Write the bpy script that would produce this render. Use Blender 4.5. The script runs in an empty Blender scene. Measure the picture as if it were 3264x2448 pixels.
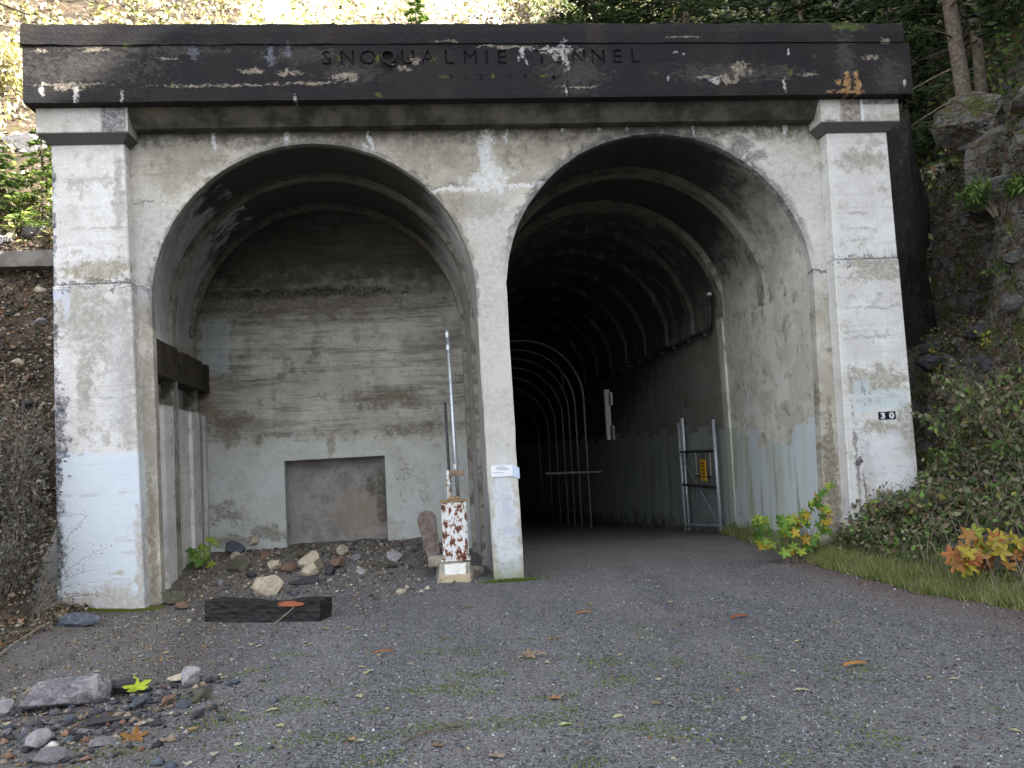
import bpy, bmesh, math, random
import numpy as np
from mathutils import Vector, Matrix, noise as mn
from mathutils.geometry import tessellate_polygon
PI = math.pi
random.seed(7); rng = np.random.default_rng(7)
S = bpy.context.scene
COL = S.collection
R_ = math.radians

# ------------------------------------------------------------------ camera, sky, sun, exposure
cam_d = bpy.data.cameras.new('camera'); cam = bpy.data.objects.new('camera', cam_d); COL.objects.link(cam)
S.camera = cam
cam_d.sensor_width = 36; cam_d.lens = 858.0/1024*36; cam_d.clip_start = .05; cam_d.clip_end = 600
cr, cu, cf = Vector((.99303, -.10428, -.05486)), Vector((.04659, -.08019, .99569)), Vector((.10823, .99131, .07477))
cam.matrix_world = Matrix(((cr.x, cu.x, -cf.x, -1.179), (cr.y, cu.y, -cf.y, -12.618), (cr.z, cu.z, -cf.z, 1.9), (0, 0, 0, 1)))

SUN = Vector((.78, -.33, .53)).normalized()
w = bpy.data.worlds.new('World'); S.world = w; w.use_nodes = True
nt = w.node_tree; bg = nt.nodes['Background']
sky = nt.nodes.new('ShaderNodeTexSky'); sky.sky_type = 'NISHITA'; sky.sun_disc = False
sky.sun_elevation = math.asin(SUN.z); sky.sun_rotation = math.atan2(SUN.x, SUN.y)
sky.air_density = 1.0; sky.dust_density = 2.5; sky.ozone_density = .6; sky.altitude = 800
hs = nt.nodes.new('ShaderNodeHueSaturation'); hs.inputs['Saturation'].default_value = .25   # blue muted so that shaded surfaces stay neutral
nt.links.new(sky.outputs[0], hs.inputs['Color']); nt.links.new(hs.outputs[0], bg.inputs['Color'])
bg.inputs['Strength'].default_value = .15
sd = bpy.data.lights.new('sun', 'SUN'); sd.energy = 5; sd.angle = R_(.5); sd.color = (1, .94, .82)
so = bpy.data.objects.new('sun', sd); COL.objects.link(so); so.rotation_euler = SUN.to_track_quat('Z', 'Y').to_euler()
S.view_settings.view_transform = 'Standard'; S.view_settings.look = 'None'
S.view_settings.exposure = 2.22; S.view_settings.gamma = 1; S.view_settings.use_curve_mapping = False
S.render.engine = 'CYCLES'; S.cycles.max_bounces = 6; S.cycles.diffuse_bounces = 4; S.cycles.transmission_bounces = 3
S.cycles.filter_width = 1.5

# ------------------------------------------------------------------ object helpers
def tag(o, label=None, cat=None, group=None, kind=None):
    if label: o['label'] = label
    if cat: o['category'] = cat
    if group: o['group'] = group
    if kind: o['kind'] = kind
    return o
def empty(name, loc=(0, 0, 0), label=None, cat=None, group=None):
    o = bpy.data.objects.new(name, None); COL.objects.link(o); o.location = loc; o.empty_display_size = .1
    return tag(o, label, cat, group)
def link(name, me, mat=None, parent=None, smooth=False):
    if mat is not None and not me.materials: me.materials.append(mat)
    if smooth: me.polygons.foreach_set('use_smooth', [True]*len(me.polygons))
    o = bpy.data.objects.new(name, me); COL.objects.link(o)
    if parent is not None:
        o.parent = parent; o.matrix_parent_inverse = Matrix.Identity(4)
    return o
def pyd(name, v, f, mat=None, parent=None, smooth=False, cols=None):
    me = bpy.data.meshes.new(name); me.from_pydata([tuple(p) for p in v], [], [tuple(q) for q in f]); me.update()
    if cols is not None: set_cols(me, cols)
    return link(name, me, mat, parent, smooth)
def set_cols(me, cols):
    a = me.color_attributes.new('Col', 'FLOAT_COLOR', 'POINT')
    c = np.ones((len(me.vertices), 4), np.float32); c[:, :3] = cols; a.data.foreach_set('color', c.ravel())
def np_mesh(name, V, F, mat=None, parent=None, cols=None, smooth=False):
    V = np.asarray(V, np.float32); F = np.asarray(F, np.int32); n = F.shape[1]
    me = bpy.data.meshes.new(name); me.vertices.add(len(V)); me.vertices.foreach_set('co', V.ravel())
    me.loops.add(F.size); me.loops.foreach_set('vertex_index', F.ravel())
    me.polygons.add(len(F)); me.polygons.foreach_set('loop_start', np.arange(0, F.size, n, dtype=np.int32))
    me.polygons.foreach_set('loop_total', np.full(len(F), n, np.int32)); me.update(calc_edges=True)
    if cols is not None: set_cols(me, cols)
    return link(name, me, mat, parent, smooth)
class MB:
    def __init__(s): s.bm = bmesh.new()
    def box(s, x0, x1, y0, y1, z0, z1, bev=0):
        r = bmesh.ops.create_cube(s.bm, size=1); vs = r['verts']
        for v in vs: v.co = Vector(((x0+x1)/2+v.co.x*(x1-x0), (y0+y1)/2+v.co.y*(y1-y0), (z0+z1)/2+v.co.z*(z1-z0)))
        if bev:
            es = list({e for v in vs for e in v.link_edges}); bmesh.ops.bevel(s.bm, geom=es, offset=bev, segments=2, affect='EDGES')
        return s
    def hexa(s, pts):   # 8 points: bottom 4 ccw, top 4 ccw
        vs = [s.bm.verts.new(p) for p in pts]
        for q in ((3, 2, 1, 0), (4, 5, 6, 7), (0, 1, 5, 4), (1, 2, 6, 5), (2, 3, 7, 6), (3, 0, 4, 7)): s.bm.faces.new([vs[i] for i in q])
        return s
    def tube(s, pts, r, n=8, r1=None, caps=True):
        pts = [Vector(p) for p in pts]; rings = []; m = len(pts)
        for i, p in enumerate(pts):
            t = (pts[min(i+1, m-1)]-pts[max(i-1, 0)]).normalized()
            a = t.orthogonal().normalized() if i == 0 else (a - t*a.dot(t)).normalized()
            b = t.cross(a); rr = r if r1 is None else r+(r1-r)*i/(m-1)
            rings.append([s.bm.verts.new(p+(a*math.cos(2*PI*k/n)+b*math.sin(2*PI*k/n))*rr) for k in range(n)])
        for A, B in zip(rings, rings[1:]):
            for k in range(n): s.bm.faces.new((A[k], A[(k+1) % n], B[(k+1) % n], B[k]))
        if caps: s.bm.faces.new(rings[0][::-1]); s.bm.faces.new(rings[-1])
        return s
    def build(s, name, mat, parent=None, smooth=False, bevel=0):
        if bevel: bmesh.ops.bevel(s.bm, geom=s.bm.edges[:], offset=bevel, segments=1, affect='EDGES')
        me = bpy.data.meshes.new(name); bmesh.ops.recalc_face_normals(s.bm, faces=s.bm.faces[:]); s.bm.to_mesh(me); s.bm.free()
        return link(name, me, mat, parent, smooth)

# ------------------------------------------------------------------ material DSL
def blob_group():
    g = bpy.data.node_groups.new('StainMask', 'ShaderNodeTree')
    for n, d in (('X', 0), ('Z', 0), ('N', .5), ('CX', 0), ('CZ', 0), ('RX', 1), ('RZ', 1), ('W', .5), ('Soft', .15), ('Box', 0)):
        s = g.interface.new_socket(n, in_out='INPUT', socket_type='NodeSocketFloat'); s.default_value = d
    g.interface.new_socket('Mask', in_out='OUTPUT', socket_type='NodeSocketFloat')
    gi = g.nodes.new('NodeGroupInput'); go = g.nodes.new('NodeGroupOutput'); I = gi.outputs
    def m(op, a, b=None):
        n = g.nodes.new('ShaderNodeMath'); n.operation = op
        for i, v in enumerate((a, b)):
            if v is None: continue
            if isinstance(v, (int, float)): n.inputs[i].default_value = v
            else: g.links.new(v, n.inputs[i])
        return n.outputs[0]
    dx = m('DIVIDE', m('ABSOLUTE', m('SUBTRACT', I['X'], I['CX'])), I['RX'])
    dz = m('DIVIDE', m('ABSOLUTE', m('SUBTRACT', I['Z'], I['CZ'])), I['RZ'])
    el = m('SQRT', m('ADD', m('MULTIPLY', dx, dx), m('MULTIPLY', dz, dz)))
    bx = m('MAXIMUM', dx, dz)
    d = m('ADD', m('MULTIPLY', el, m('SUBTRACT', 1, I['Box'])), m('MULTIPLY', bx, I['Box']))
    d = m('ADD', d, m('MULTIPLY', m('SUBTRACT', I['N'], .5), I['W']))
    mr = g.nodes.new('ShaderNodeMapRange'); mr.interpolation_type = 'SMOOTHSTEP'
    g.links.new(d, mr.inputs[0]); g.links.new(m('SUBTRACT', 1, I['Soft']), mr.inputs[1]); g.links.new(m('ADD', 1, I['Soft']), mr.inputs[2])
    mr.inputs[3].default_value = 1; mr.inputs[4].default_value = 0
    g.links.new(mr.outputs[0], go.inputs[0]); return g
BLOB = blob_group()
class G:
    def __init__(s, name):
        s.mat = bpy.data.materials.new(name); s.mat.use_nodes = True; s.nt = s.mat.node_tree
        s.b = s.nt.nodes['Principled BSDF']; s.b.inputs['Specular IOR Level'].default_value = .25
        s.b.inputs['Roughness'].default_value = .92
        tc = s.nt.nodes.new('ShaderNodeTexCoord'); s.P = tc.outputs['Object']
        sp = s.nt.nodes.new('ShaderNodeSeparateXYZ'); s.L(s.P, sp.inputs[0]); s.x, s.y, s.z = sp.outputs
    def L(s, a, b): s.nt.links.new(a, b)
    def put(s, v, sock):
        if v is None: return
        if isinstance(v, (int, float)): sock.default_value = v
        elif isinstance(v, tuple): sock.default_value = v+(1,) if len(v) == 3 and sock.type == 'RGBA' else v
        else: s.L(v, sock)
    def m(s, op, a, b=None, c=None):
        n = s.nt.nodes.new('ShaderNodeMath'); n.operation = op
        for i, v in enumerate((a, b, c)): s.put(v, n.inputs[i])
        return n.outputs[0]
    def scl(s, v=(1, 1, 1), off=(0, 0, 0), P=None):
        n = s.nt.nodes.new('ShaderNodeMapping'); s.L(P or s.P, n.inputs[0]); n.inputs['Scale'].default_value = v; n.inputs['Location'].default_value = off
        return n.outputs[0]
    def noise(s, sc, det=4, rough=.6, P=None, dist=0, col=False):
        n = s.nt.nodes.new('ShaderNodeTexNoise'); s.L(P or s.P, n.inputs['Vector'])
        n.inputs['Scale'].default_value = sc; n.inputs['Detail'].default_value = det; n.inputs['Roughness'].default_value = rough; n.inputs['Distortion'].default_value = dist
        return n.outputs[1 if col else 0]
    def vor(s, sc, out='Distance', P=None, feature='F1', rand=1):
        n = s.nt.nodes.new('ShaderNodeTexVoronoi'); s.L(P or s.P, n.inputs['Vector']); n.feature = feature; n.inputs['Scale'].default_value = sc
        n.inputs['Randomness'].default_value = rand
        return n.outputs[out]
    def warp(s, X, Z, amp=.14, sc=5.5):
        c = s.noise(sc, 5, .72, P=s.scl((1, 1, 1), (11, 7, 3)), col=True); sp = s.nt.nodes.new('ShaderNodeSeparateColor'); s.L(c, sp.inputs[0])
        return s.m('ADD', X, s.m('MULTIPLY', s.m('SUBTRACT', sp.outputs[0], .5), amp*2)), s.m('ADD', Z, s.m('MULTIPLY', s.m('SUBTRACT', sp.outputs[1], .5), amp*2))
    def rmp(s, v, a, b, lo=0, hi=1):
        n = s.nt.nodes.new('ShaderNodeMapRange'); n.interpolation_type = 'SMOOTHSTEP'; s.put(v, n.inputs[0])
        for i, q in enumerate((a, b, lo, hi)): n.inputs[i+1].default_value = q
        return n.outputs[0]
    def mix(s, f, a, b, mode='MIX'):
        n = s.nt.nodes.new('ShaderNodeMix'); n.data_type = 'RGBA'; n.blend_type = mode
        s.put(f, n.inputs[0]); s.put(a, n.inputs[6]); s.put(b, n.inputs[7]); return n.outputs[2]
    def blob(s, X, Z, N, cx, cz, rx, rz, w=.5, soft=.15, box=0):
        n = s.nt.nodes.new('ShaderNodeGroup'); n.node_tree = BLOB
        for i, v in enumerate((X, Z, N, cx, cz, rx, rz, w, soft, box)): s.put(v, n.inputs[i])
        return n.outputs[0]
    def blobs(s, col, X, Z, N, items, c2, amt=1.0, w=.5, soft=.15, box=0):
        acc = None
        for it in items:
            q = s.blob(X, Z, N, it[0], it[1], it[2], it[3], it[4] if len(it) > 4 else w, soft, box)
            acc = q if acc is None else s.m('MAXIMUM', acc, q)
        if not hasattr(s, 'fine'): s.fine = s.rmp(s.noise(14, 6, .8, P=s.scl((1, 1, 1), (4, 4, 4))), .36, .60, .38, 1)
        return s.mix(s.m('MULTIPLY', s.m('MULTIPLY', acc, amt), s.fine), col, c2)
    def attr(s, name='Col'):
        n = s.nt.nodes.new('ShaderNodeAttribute'); n.attribute_name = name; return n.outputs[0]
    def bump(s, h, st=.3, d=.02):
        n = s.nt.nodes.new('ShaderNodeBump'); n.inputs['Strength'].default_value = st; n.inputs['Distance'].default_value = d; s.L(h, n.inputs['Height'])
        s.L(n.outputs[0], s.b.inputs['Normal'])
    def done(s, col, rough=None, metal=None, spec=None):
        s.put(col, s.b.inputs['Base Color'])
        s.put(rough, s.b.inputs['Roughness']); s.put(metal, s.b.inputs['Metallic']); s.put(spec, s.b.inputs['Specular IOR Level'])
        return s.mat
def simple(name, c, c2=None, sc=6, rough=.8, metal=0, bump=.2, spec=.25, attr=False):
    g = G(name); n = g.noise(sc, 6, .65)
    g.bump(n, bump, .02)
    return g.done(g.mix(g.rmp(n, .35, .65), c, c2 or tuple(v*.6 for v in c)), rough, metal, spec)

def concrete_base(g, light=(.50, .49, .46), mid=(.36, .35, .32), dark=(.20, .19, .17), lines=1.0, streak=.6):
    n1 = g.noise(.9, 8, .62); n2 = g.noise(4.5, 6, .7); n3 = g.noise(28, 4, .7)
    hor = g.noise(1, 5, .7, P=g.scl((.35, .35, 7)))          # board-marked courses
    ver = g.noise(1, 5, .65, P=g.scl((5, 5, .35)))           # run-off streaks
    col = g.mix(g.rmp(n1, .38, .62), light, mid)
    col = g.mix(g.m('MULTIPLY', g.rmp(n2, .52, .72), .55), col, dark)
    col = g.mix(g.m('MULTIPLY', g.rmp(hor, .52, .70), .45*lines), col, dark)
    col = g.mix(g.m('MULTIPLY', g.rmp(ver, .55, .75), .5*streak), col, dark)
    col = g.mix(g.m('MULTIPLY', g.rmp(n3, .60, .75), .35), col, dark)
    pa = g.noise(1.7, 7, .68, P=g.scl((1, 1, 1.2), (13, 2, 5))); col = g.mix(g.m('MULTIPLY', g.rmp(pa, .51, .56), .6), col, mid); col = g.mix(g.m('MULTIPLY', g.rmp(pa, .455, .42), .30), col, tuple(min(.8, v*1.18) for v in light))
    pb = g.noise(3.4, 7, .74, P=g.scl((1, 1, .8), (3, 9, 1))); col = g.mix(g.m('MULTIPLY', g.rmp(pb, .56, .62), .55), col, dark)
    # thin board joints every 0.2 m
    fr = g.m('FRACT', g.m('DIVIDE', g.m('ADD', g.z, g.m('MULTIPLY', n2, .03)), .205))
    jn = g.rmp(g.m('ABSOLUTE', g.m('SUBTRACT', fr, .5)), .47, .5)
    jm = g.m('MULTIPLY', jn, g.rmp(g.noise(1.3, 3, .5, P=g.scl((.6, .6, 2.2), (3, 1, 2))), .48, .62))
    col = g.mix(g.m('MULTIPLY', jm, .5*lines), col, dark)
    col = g.mix(.5, col, g.mix(g.rmp(g.noise(45, 5, .8), .3, .7), (.55, .54, .53), (1.0, 1.0, 1.0)), 'MULTIPLY'); col = g.mix(.35, col, (1.25, 1.25, 1.25), 'MULTIPLY')
    h = g.m('ADD', g.m('MULTIPLY', n3, .5), g.m('ADD', n2, g.m('MULTIPLY', hor, .6)))
    h = g.m('SUBTRACT', h, g.m('MULTIPLY', jm, .8))
    g.bump(h, .35, .02)
    return col, n1, n2, n3, hor, ver

WHITE = (.74, .76, .80)
def mat_facade():
    g = G('facade_concrete'); col, n1, n2, n3, hor, ver = concrete_base(g, (.58, .55, .485), (.38, .355, .30), (.15, .138, .11), lines=.7)
    X, Z = g.warp(g.x, g.z)
    N = g.rmp(g.noise(6.5, 7, .75, P=g.scl((1, 1, 1), (5, 0, 2))), .34, .66)
    # paler strip round the pier, right spandrel and left spandrel
    col = g.blobs(col, X, Z, N, [(0, 3.0, .34, 2.6, .5), (4.7, 5.2, .9, 1.2), (-4.9, 5.0, .6, .8), (.05, 5.3, .45, .55)], (.60, .60, .585), .8, soft=.35)
    col = g.blobs(col, X, Z, N, [(-4.4, 6.25, .5, .28), (-.95, 6.35, .7, .24), (.65, 6.45, .6, .2), (-.2, 5.55, .5, .18), (-1.9, 6.7, .5, .09)], (.27, .235, .19), .6, w=1.1, soft=.3)
    col = g.blobs(col, X, Z, N, [(-4.2, 5.75, .5, .12), (3.6, 6.72, .8, .07), (2.9, 6.75, .4, .05), (-3.9, 6.15, .3, .06), (4.6, 6.35, .28, .38)], (.64, .62, .57), .7, w=1.0, soft=.3)
    col = g.blobs(col, X, Z, N, [(4.12, 6.34, .36, .30), ], (.66, .64, .60), .75, w=.9, soft=.25)
    col = g.blobs(col, X, Z, N, [(4.00, 6.42, .17, .13), (4.24, 6.24, .17, .10)], (.12, .12, .13), .85, w=.7)
    # wall darkens towards the cornice
    gr = g.rmp(g.m('ADD', g.z, g.m('MULTIPLY', N, .22)), 6.50, 6.88)
    col = g.mix(g.m('MULTIPLY', gr, .88), col, (.070, .064, .048))
    # lime run-off: column and splash over the pier, drips below the cornice
    col = g.blobs(col, X, Z, N, [(.0, 6.35, .10, .42), (.0, 5.95, .33, .13), (-.35, 5.82, .75, .035), (.42, 5.86, .5, .03), (.05, 6.0, .17, .24)], (.74, .75, .76), .85, w=1.1, soft=.35)
    dr = [(-3.98, 6.62, .022, .16), (-2.93, 6.62, .025, .17), (-1.72, 6.60, .03, .22), (-1.82, 6.42, .03, .12), (.32, 6.68, .02, .12), (1.2, 6.74, .02, .07), (1.75, 6.75, .03, .05), (2.2, 6.72, .025, .06), (3.25, 6.68, .03, .12), (4.75, 6.68, .035, .09)]
    col = g.blobs(col, X, Z, N, dr, (.72, .74, .78), .9, w=.9, soft=.3)
    # dark construction joint, left and right of the arches
    col = g.blobs(col, X, Z, N, [(-5.0, 4.50, .22, .03), (5.1, 4.40, .25, .03), (-4.98, 5.72, .4, .010), (-.9, 5.88, .5, .008)], (.07, .07, .08), .85, w=.6)
    col = g.blobs(col, X, Z, N, [(-5.0, 4.42, .2, .12)], (.45, .48, .55), .5, w=.6)
    # brown damp foot of the right jamb, rusty streak of the left one, algae foot of the pier
    col = g.blobs(col, X, Z, N, [(5.02, .8, .12, 1.25), (4.9, 2.5, .08, .2), (5.08, 1.6, .05, .8)], (.13, .11, .075), .85, w=.7, soft=.3)
    col = g.blobs(col, X, Z, N, [(-4.98, .9, .05, .9)], (.25, .16, .08), .8, w=1.2, soft=.4)
    col = g.blobs(col, X, Z, N, [(-4.96, 2.2, .10, 2.2)], (.24, .225, .19), .6, w=.9, soft=.3)
    col = g.blobs(col, X, Z, N, [(0, .55, .17, 1.15, .3)], (.66, .72, .80), .75, w=.5, soft=.2)
    col = g.blobs(col, X, Z, N, [(.02, 1.05, .06, .22), (.05, .72, .15, .06)], (.42, .46, .60), .55, w=.9, soft=.4)
    alg = g.m('MULTIPLY', g.rmp(g.m('ADD', Z, g.m('MULTIPLY', ver, .5)), .62, .22), g.m('LESS_THAN', g.m('ABSOLUTE', X), .4))
    col = g.mix(g.m('MULTIPLY', alg, .75), col, (.21, .24, .13))
    # soot-dark rim of the right arch
    dx = g.m('SUBTRACT', X, 2.6); dz = g.m('SUBTRACT', Z, 4.22)
    r = g.m('SQRT', g.m('ADD', g.m('MULTIPLY', dx, dx), g.m('MULTIPLY', dz, dz)))
    rim = g.rmp(g.m('ADD', r, g.m('MULTIPLY', N, .09)), 2.57, 2.51)
    rim = g.m('MULTIPLY', rim, g.rmp(Z, 4.25, 5.4))
    rim = g.m('MULTIPLY', rim, g.m('LESS_THAN', X, 5.4)); rim = g.m('MULTIPLY', rim, g.m('GREATER_THAN', X, .1))
    col = g.mix(g.m('MULTIPLY', g.m('MULTIPLY', rim, .75), g.rmp(N, .0, .7, .45, 1)), col, (.07, .07, .085))
    dx2 = g.m('ADD', X, 2.59); r2 = g.m('SQRT', g.m('ADD', g.m('MULTIPLY', dx2, dx2), g.m('MULTIPLY', dz, dz)))
    rim2 = g.m('MULTIPLY', g.rmp(g.m('ADD', r2, g.m('MULTIPLY', N, .06)), 2.42, 2.39), g.m('LESS_THAN', X, -.2))
    col = g.mix(g.m('MULTIPLY', g.m('MULTIPLY', rim2, g.m('GREATER_THAN', Z, 3.9)), .55), col, (.13, .13, .12))
    # depth into the wall is sooty on the soffit
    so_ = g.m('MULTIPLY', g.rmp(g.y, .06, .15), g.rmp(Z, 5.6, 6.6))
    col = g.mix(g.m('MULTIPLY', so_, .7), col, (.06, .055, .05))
    # bug holes
    bh = g.m('MULTIPLY', g.rmp(g.vor(16), .14, .08), g.rmp(N, .52, .62))
    col = g.mix(g.m('MULTIPLY', bh, .6), col, (.09, .085, .08))
    return g.done(col, .93)
def mat_pilaster():
    g = G('pilaster_concrete'); col, n1, n2, n3, hor, ver = concrete_base(g, (.74, .735, .72), (.62, .61, .595), (.33, .315, .285), lines=.8, streak=.6)
    X, Z = g.warp(g.x, g.z, .09)
    N = g.rmp(g.noise(6, 7, .75, P=g.scl((1, 1, 1), (9, 0, 4))), .34, .66)
    # left pilaster
    col = g.blobs(col, X, Z, N, [(-5.95, 4.15, .2, .4), (-5.6, 3.9, .35, .55), (-5.2, 3.3, .12, 1.3), (-5.25, 5.9, .08, .5), (-5.75, 3.3, .1, .8)], (.34, .32, .28), .9, w=1.1, soft=.4)
    col = g.blobs(col, X, Z, N, [(-5.62, 4.70, .5, .14)], (.30, .26, .19), .95, w=1.0, soft=.3)
    col = g.blobs(col, X, Z, N, [(-5.62, 5.98, .45, .05)], (.30, .29, .27), .5, w=.8, soft=.4)
    col = g.blobs(col, X, Z, N, [(-5.3, 3.25, .16, .9)], (.46, .46, .48), .6, w=.8, soft=.4)
    pl = g.blob(X, Z, N, -5.6, 1.0, .62, 1.15, .07, .01, 1)
    col = g.mix(g.m('MULTIPLY', pl, .85), col, (.66, .73, .81))
    col = g.blobs(col, X, Z, N, [(-5.6, .1, .8, .22), (-5.08, .6, .06, .7), (-5.35, .5, .1, .04)], (.42, .36, .28), .75, w=.9, soft=.35)
    col = g.blobs(col, X, Z, N, [(-6.17, 1.6, .10, 2.6), (-6.17, 4.5, .06, 2), (-6.17, 2.6, .16, .6), (-6.12, .8, .05, 1.2)], (.08, .08, .10), 1.0, w=1.4, soft=.3)
    # joint across both pilasters
    Zw = g.m('ADD', Z, g.m('MULTIPLY', g.m('SUBTRACT', N, .5), .22))
    jl = g.rmp(g.m('ABSOLUTE', g.m('SUBTRACT', Zw, 4.50)), .035, .012)
    col = g.mix(g.m('MULTIPLY', jl, .85), col, (.10, .10, .12))
    col = g.blobs(col, X, Z, N, [(-5.98, 4.28, .06, .22), (-6.1, 4.38, .1, .08)], (.60, .64, .76), .8, w=.8)
    # right pilaster
    col = g.blobs(col, X, Z, N, [(5.85, 4.42, .45, .09), (5.9, 4.28, .45, .12), (5.75, 2.62, .55, .22), (5.85, 6.05, .35, .15), (5.75, 1.9, .30, .10), (6.15, 1.75, .15, .35), (5.5, 1.2, .10, .5)], (.33, .305, .25), .95, w=1.0, soft=.3)
    col = g.blobs(col, X, Z, N, [(5.62, 5.22, .22, .018), (5.75, 4.98, .28, .014), (5.6, 4.8, .2, .012), (5.8, 3.75, .42, .02), (5.7, 3.3, .35, .015), (-5.5, 5.3, .35, .015), (-5.7, 2.9, .4, .012)], (.36, .35, .34), .8, w=1.6, soft=.3)
    col = g.blobs(col, X, Z, N, [(5.24, 3.4, .05, 1.8), (5.33, 5.3, .04, 1.3)], (.70, .69, .66), .6, w=.8, soft=.4)
    col = g.blobs(col, X, Z, N, [(5.50, 2.40, .13, .24, .25), (5.87, 2.33, .22, .15, .3), (6.10, 2.36, .08, .12)], (.52, .62, .66), .8, w=.4, soft=.08, box=1)
    col = g.blobs(col, X, Z, N, [(5.53, 2.45, .035, .12), (5.60, 2.36, .02, .08)], (.17, .18, .20), .7, w=1.6)
    col = g.blobs(col, X, Z, N, [(5.75, 1.50, .38, .32, .5), (5.85, 1.2, .35, .25)], (.66, .67, .72), .7, w=.8, soft=.12, box=1)
    col = g.blobs(col, X, Z, N, [(5.32, 1.25, .03, .9), (5.42, .9, .02, .6)], (.14, .12, .10), .8, w=1.2)
    col = g.blobs(col, X, Z, N, [(5.36, 1.42, .08, .05)], (.03, .03, .03), .9, w=1.0)
    hz = g.m('MULTIPLY', g.rmp(g.noise(1, 2, .5, P=g.scl((.8, .8, 11))), .58, .68), g.rmp(N, .45, .6))
    col = g.mix(g.m('MULTIPLY', hz, .35), col, (.35, .34, .33))
    return g.done(col, .92)
def mat_cap():
    g = G('cap_concrete'); col, n1, n2, n3, hor, ver = concrete_base(g, (.66, .65, .62), (.5, .48, .44), (.3, .28, .25), lines=.3)
    N = g.noise(5, 6, .7)
    col = g.blobs(col, g.x, g.z, N, [(-5.25, 6.8, .17, .4), (6.1, 6.98, .45, .10)], (.10, .10, .12), .9, w=.4, box=1)
    col = g.blobs(col, g.x, g.z, N, [(5.62, 6.8, .17, .4), (5.28, 6.5, .1, .15)], (.17, .13, .10), .9, w=.4, box=1)
    col = g.blobs(col, g.x, g.z, N, [(5.80, 6.8, .025, .2)], (.75, .78, .85), .9, w=.6)
    col = g.mix(g.rmp(g.z, 6.64, 6.60), col, (.12, .115, .11))
    return g.done(col, .92)
def mat_beam():
    g = G('name_beam_concrete'); X, Z = g.warp(g.x, g.z, .07, 9)
    N = g.rmp(g.noise(11, 7, .78, P=g.scl((1, 1, 1.6))), .34, .66); N2 = g.noise(1.1, 5, .6); n3 = g.noise(35, 4, .7)
    col = g.mix(g.rmp(N2, .35, .65), (.0085, .0083, .0112), (.017, .0145, .0155))
    col = g.mix(g.m('MULTIPLY', g.rmp(g.noise(1, 5, .6, P=g.scl((1.5, 1, .6), (3, 0, 0))), .55, .72), .7), col, (.035, .024, .019))
    col = g.mix(g.m('MULTIPLY', g.rmp(n3, .56, .70), .5), col, (.045, .043, .045))
    # scuffed greyer zones
    col = g.blobs(col, X, Z, N, [(-5.5, 7.48, .75, .22), (-4.3, 7.70, .55, .06), (3.6, 7.32, .7, .12), (4.4, 7.32, .4, .08), (1.3, 7.35, .35, .25), (6.2, 7.25, .2, .25), (-1.9, 7.35, .35, .12), (5.5, 7.6, .12, .35), (-2.7, 7.65, .4, .1)], (.085, .08, .075), .60, w=1.7, soft=.45)
    # broken pale lines and spalls
    col = g.blobs(col, X, Z, N, [(-5.75, 7.22, .42, .014), (-5.75, 7.19, .16, .045), (-3.75, 7.195, .75, .013), (-2.5, 7.215, .3, .018), (-3.33, 7.40, .12, .035), (-2.80, 7.37, .12, .05),
                                 (-2.02, 7.30, .14, .05), (-.55, 7.82, .12, .014), (.10, 7.75, .18, .02), (.45, 7.73, .32, .012), (-4.45, 7.585, .12, .012), (3.3, 7.26, .12, .02), (3.85, 7.38, .10, .08), (3.6, 7.22, .05, .07), (3.75, 7.23, .04, .06),
                                 (4.85, 7.28, .13, .02), (-6.1, 7.70, .09, .03), (-5.45, 7.72, .14, .03), (-1.2, 7.42, .09, .035), (-1.0, 7.54, .05, .05), (5.9, 7.55, .10, .03), (1.35, 7.12, .3, .008), (3.0, 7.87, .25, .012), (6.15, 7.80, .05, .04)],
                  (.34, .29, .23), .9, w=1.9, soft=.25)
    # lime and bird streaks
    col = g.blobs(col, X, Z, N, [(-6.12, 7.13, .030, .085), (-5.68, 7.11, .028, .10), (-5.65, 7.06, .025, .04), (-5.08, 7.06, .016, .06), (1.18, 7.60, .055, .17), (1.02, 7.69, .34, .035), (1.03, 7.60, .03, .08), (.55, 7.64, .025, .06), (.50, 7.57, .02, .04), (.60, 7.5, .015, .05),
                                 (1.16, 7.06, .014, .07), (-2.72, 7.0, .018, .05), (3.42, 7.20, .07, .05), (4.50, 7.12, .018, .09), (4.6, 7.65, .012, .06), (2.85, 7.65, .03, .015), (2.98, 7.61, .02, .01), (2.72, 7.25, .012, .05), (6.42, 7.15, .02, .04)],
                  (.52, .51, .50), .92, w=1.4, soft=.25)
    col = g.blobs(col, X, Z, N, [(-4.1, 7.68, .05, .09), (-3.05, 7.64, .05, .14), (-2.8, 7.7, .03, .1)], (.20, .21, .26), .7, w=1.5, soft=.4)
    # ochre stain at the right end and lichen
    col = g.blobs(col, X, Z, N, [(5.50, 7.12, .045, .17), (5.66, 7.13, .045, .18), (5.50, 7.02, .25, .03), (5.36, 7.15, .05, .06)], (.42, .24, .10), .95, w=1.1, soft=.2)
    col = g.blobs(col, X, Z, N, [(4.62, 7.32, .06, .05), (5.02, 7.55, .03, .03), (-1.55, 7.57, .04, .05), (-.75, 7.55, .05, .06), (-2.1, 7.6, .03, .04), (-.6, 7.3, .05, .02), (.1, 7.3, .04, .03), (.85, 7.29, .05, .02), (-1.55, 7.04, .04, .03), (-4.4, 7.22, .02, .03), (5.6, 8.02, .22, .06), (-5.0, 7.77, .04, .02)], (.10, .13, .015), .75, w=1.6, soft=.3)
    # construction seams
    for cx, wd in ((-4.72, .012), (1.20, .010)):
        q = g.blob(X, Z, N, cx, 7.1, wd, .25, .5, .3); col = g.mix(g.m('MULTIPLY', q, .8), col, (.006, .006, .007))
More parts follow.
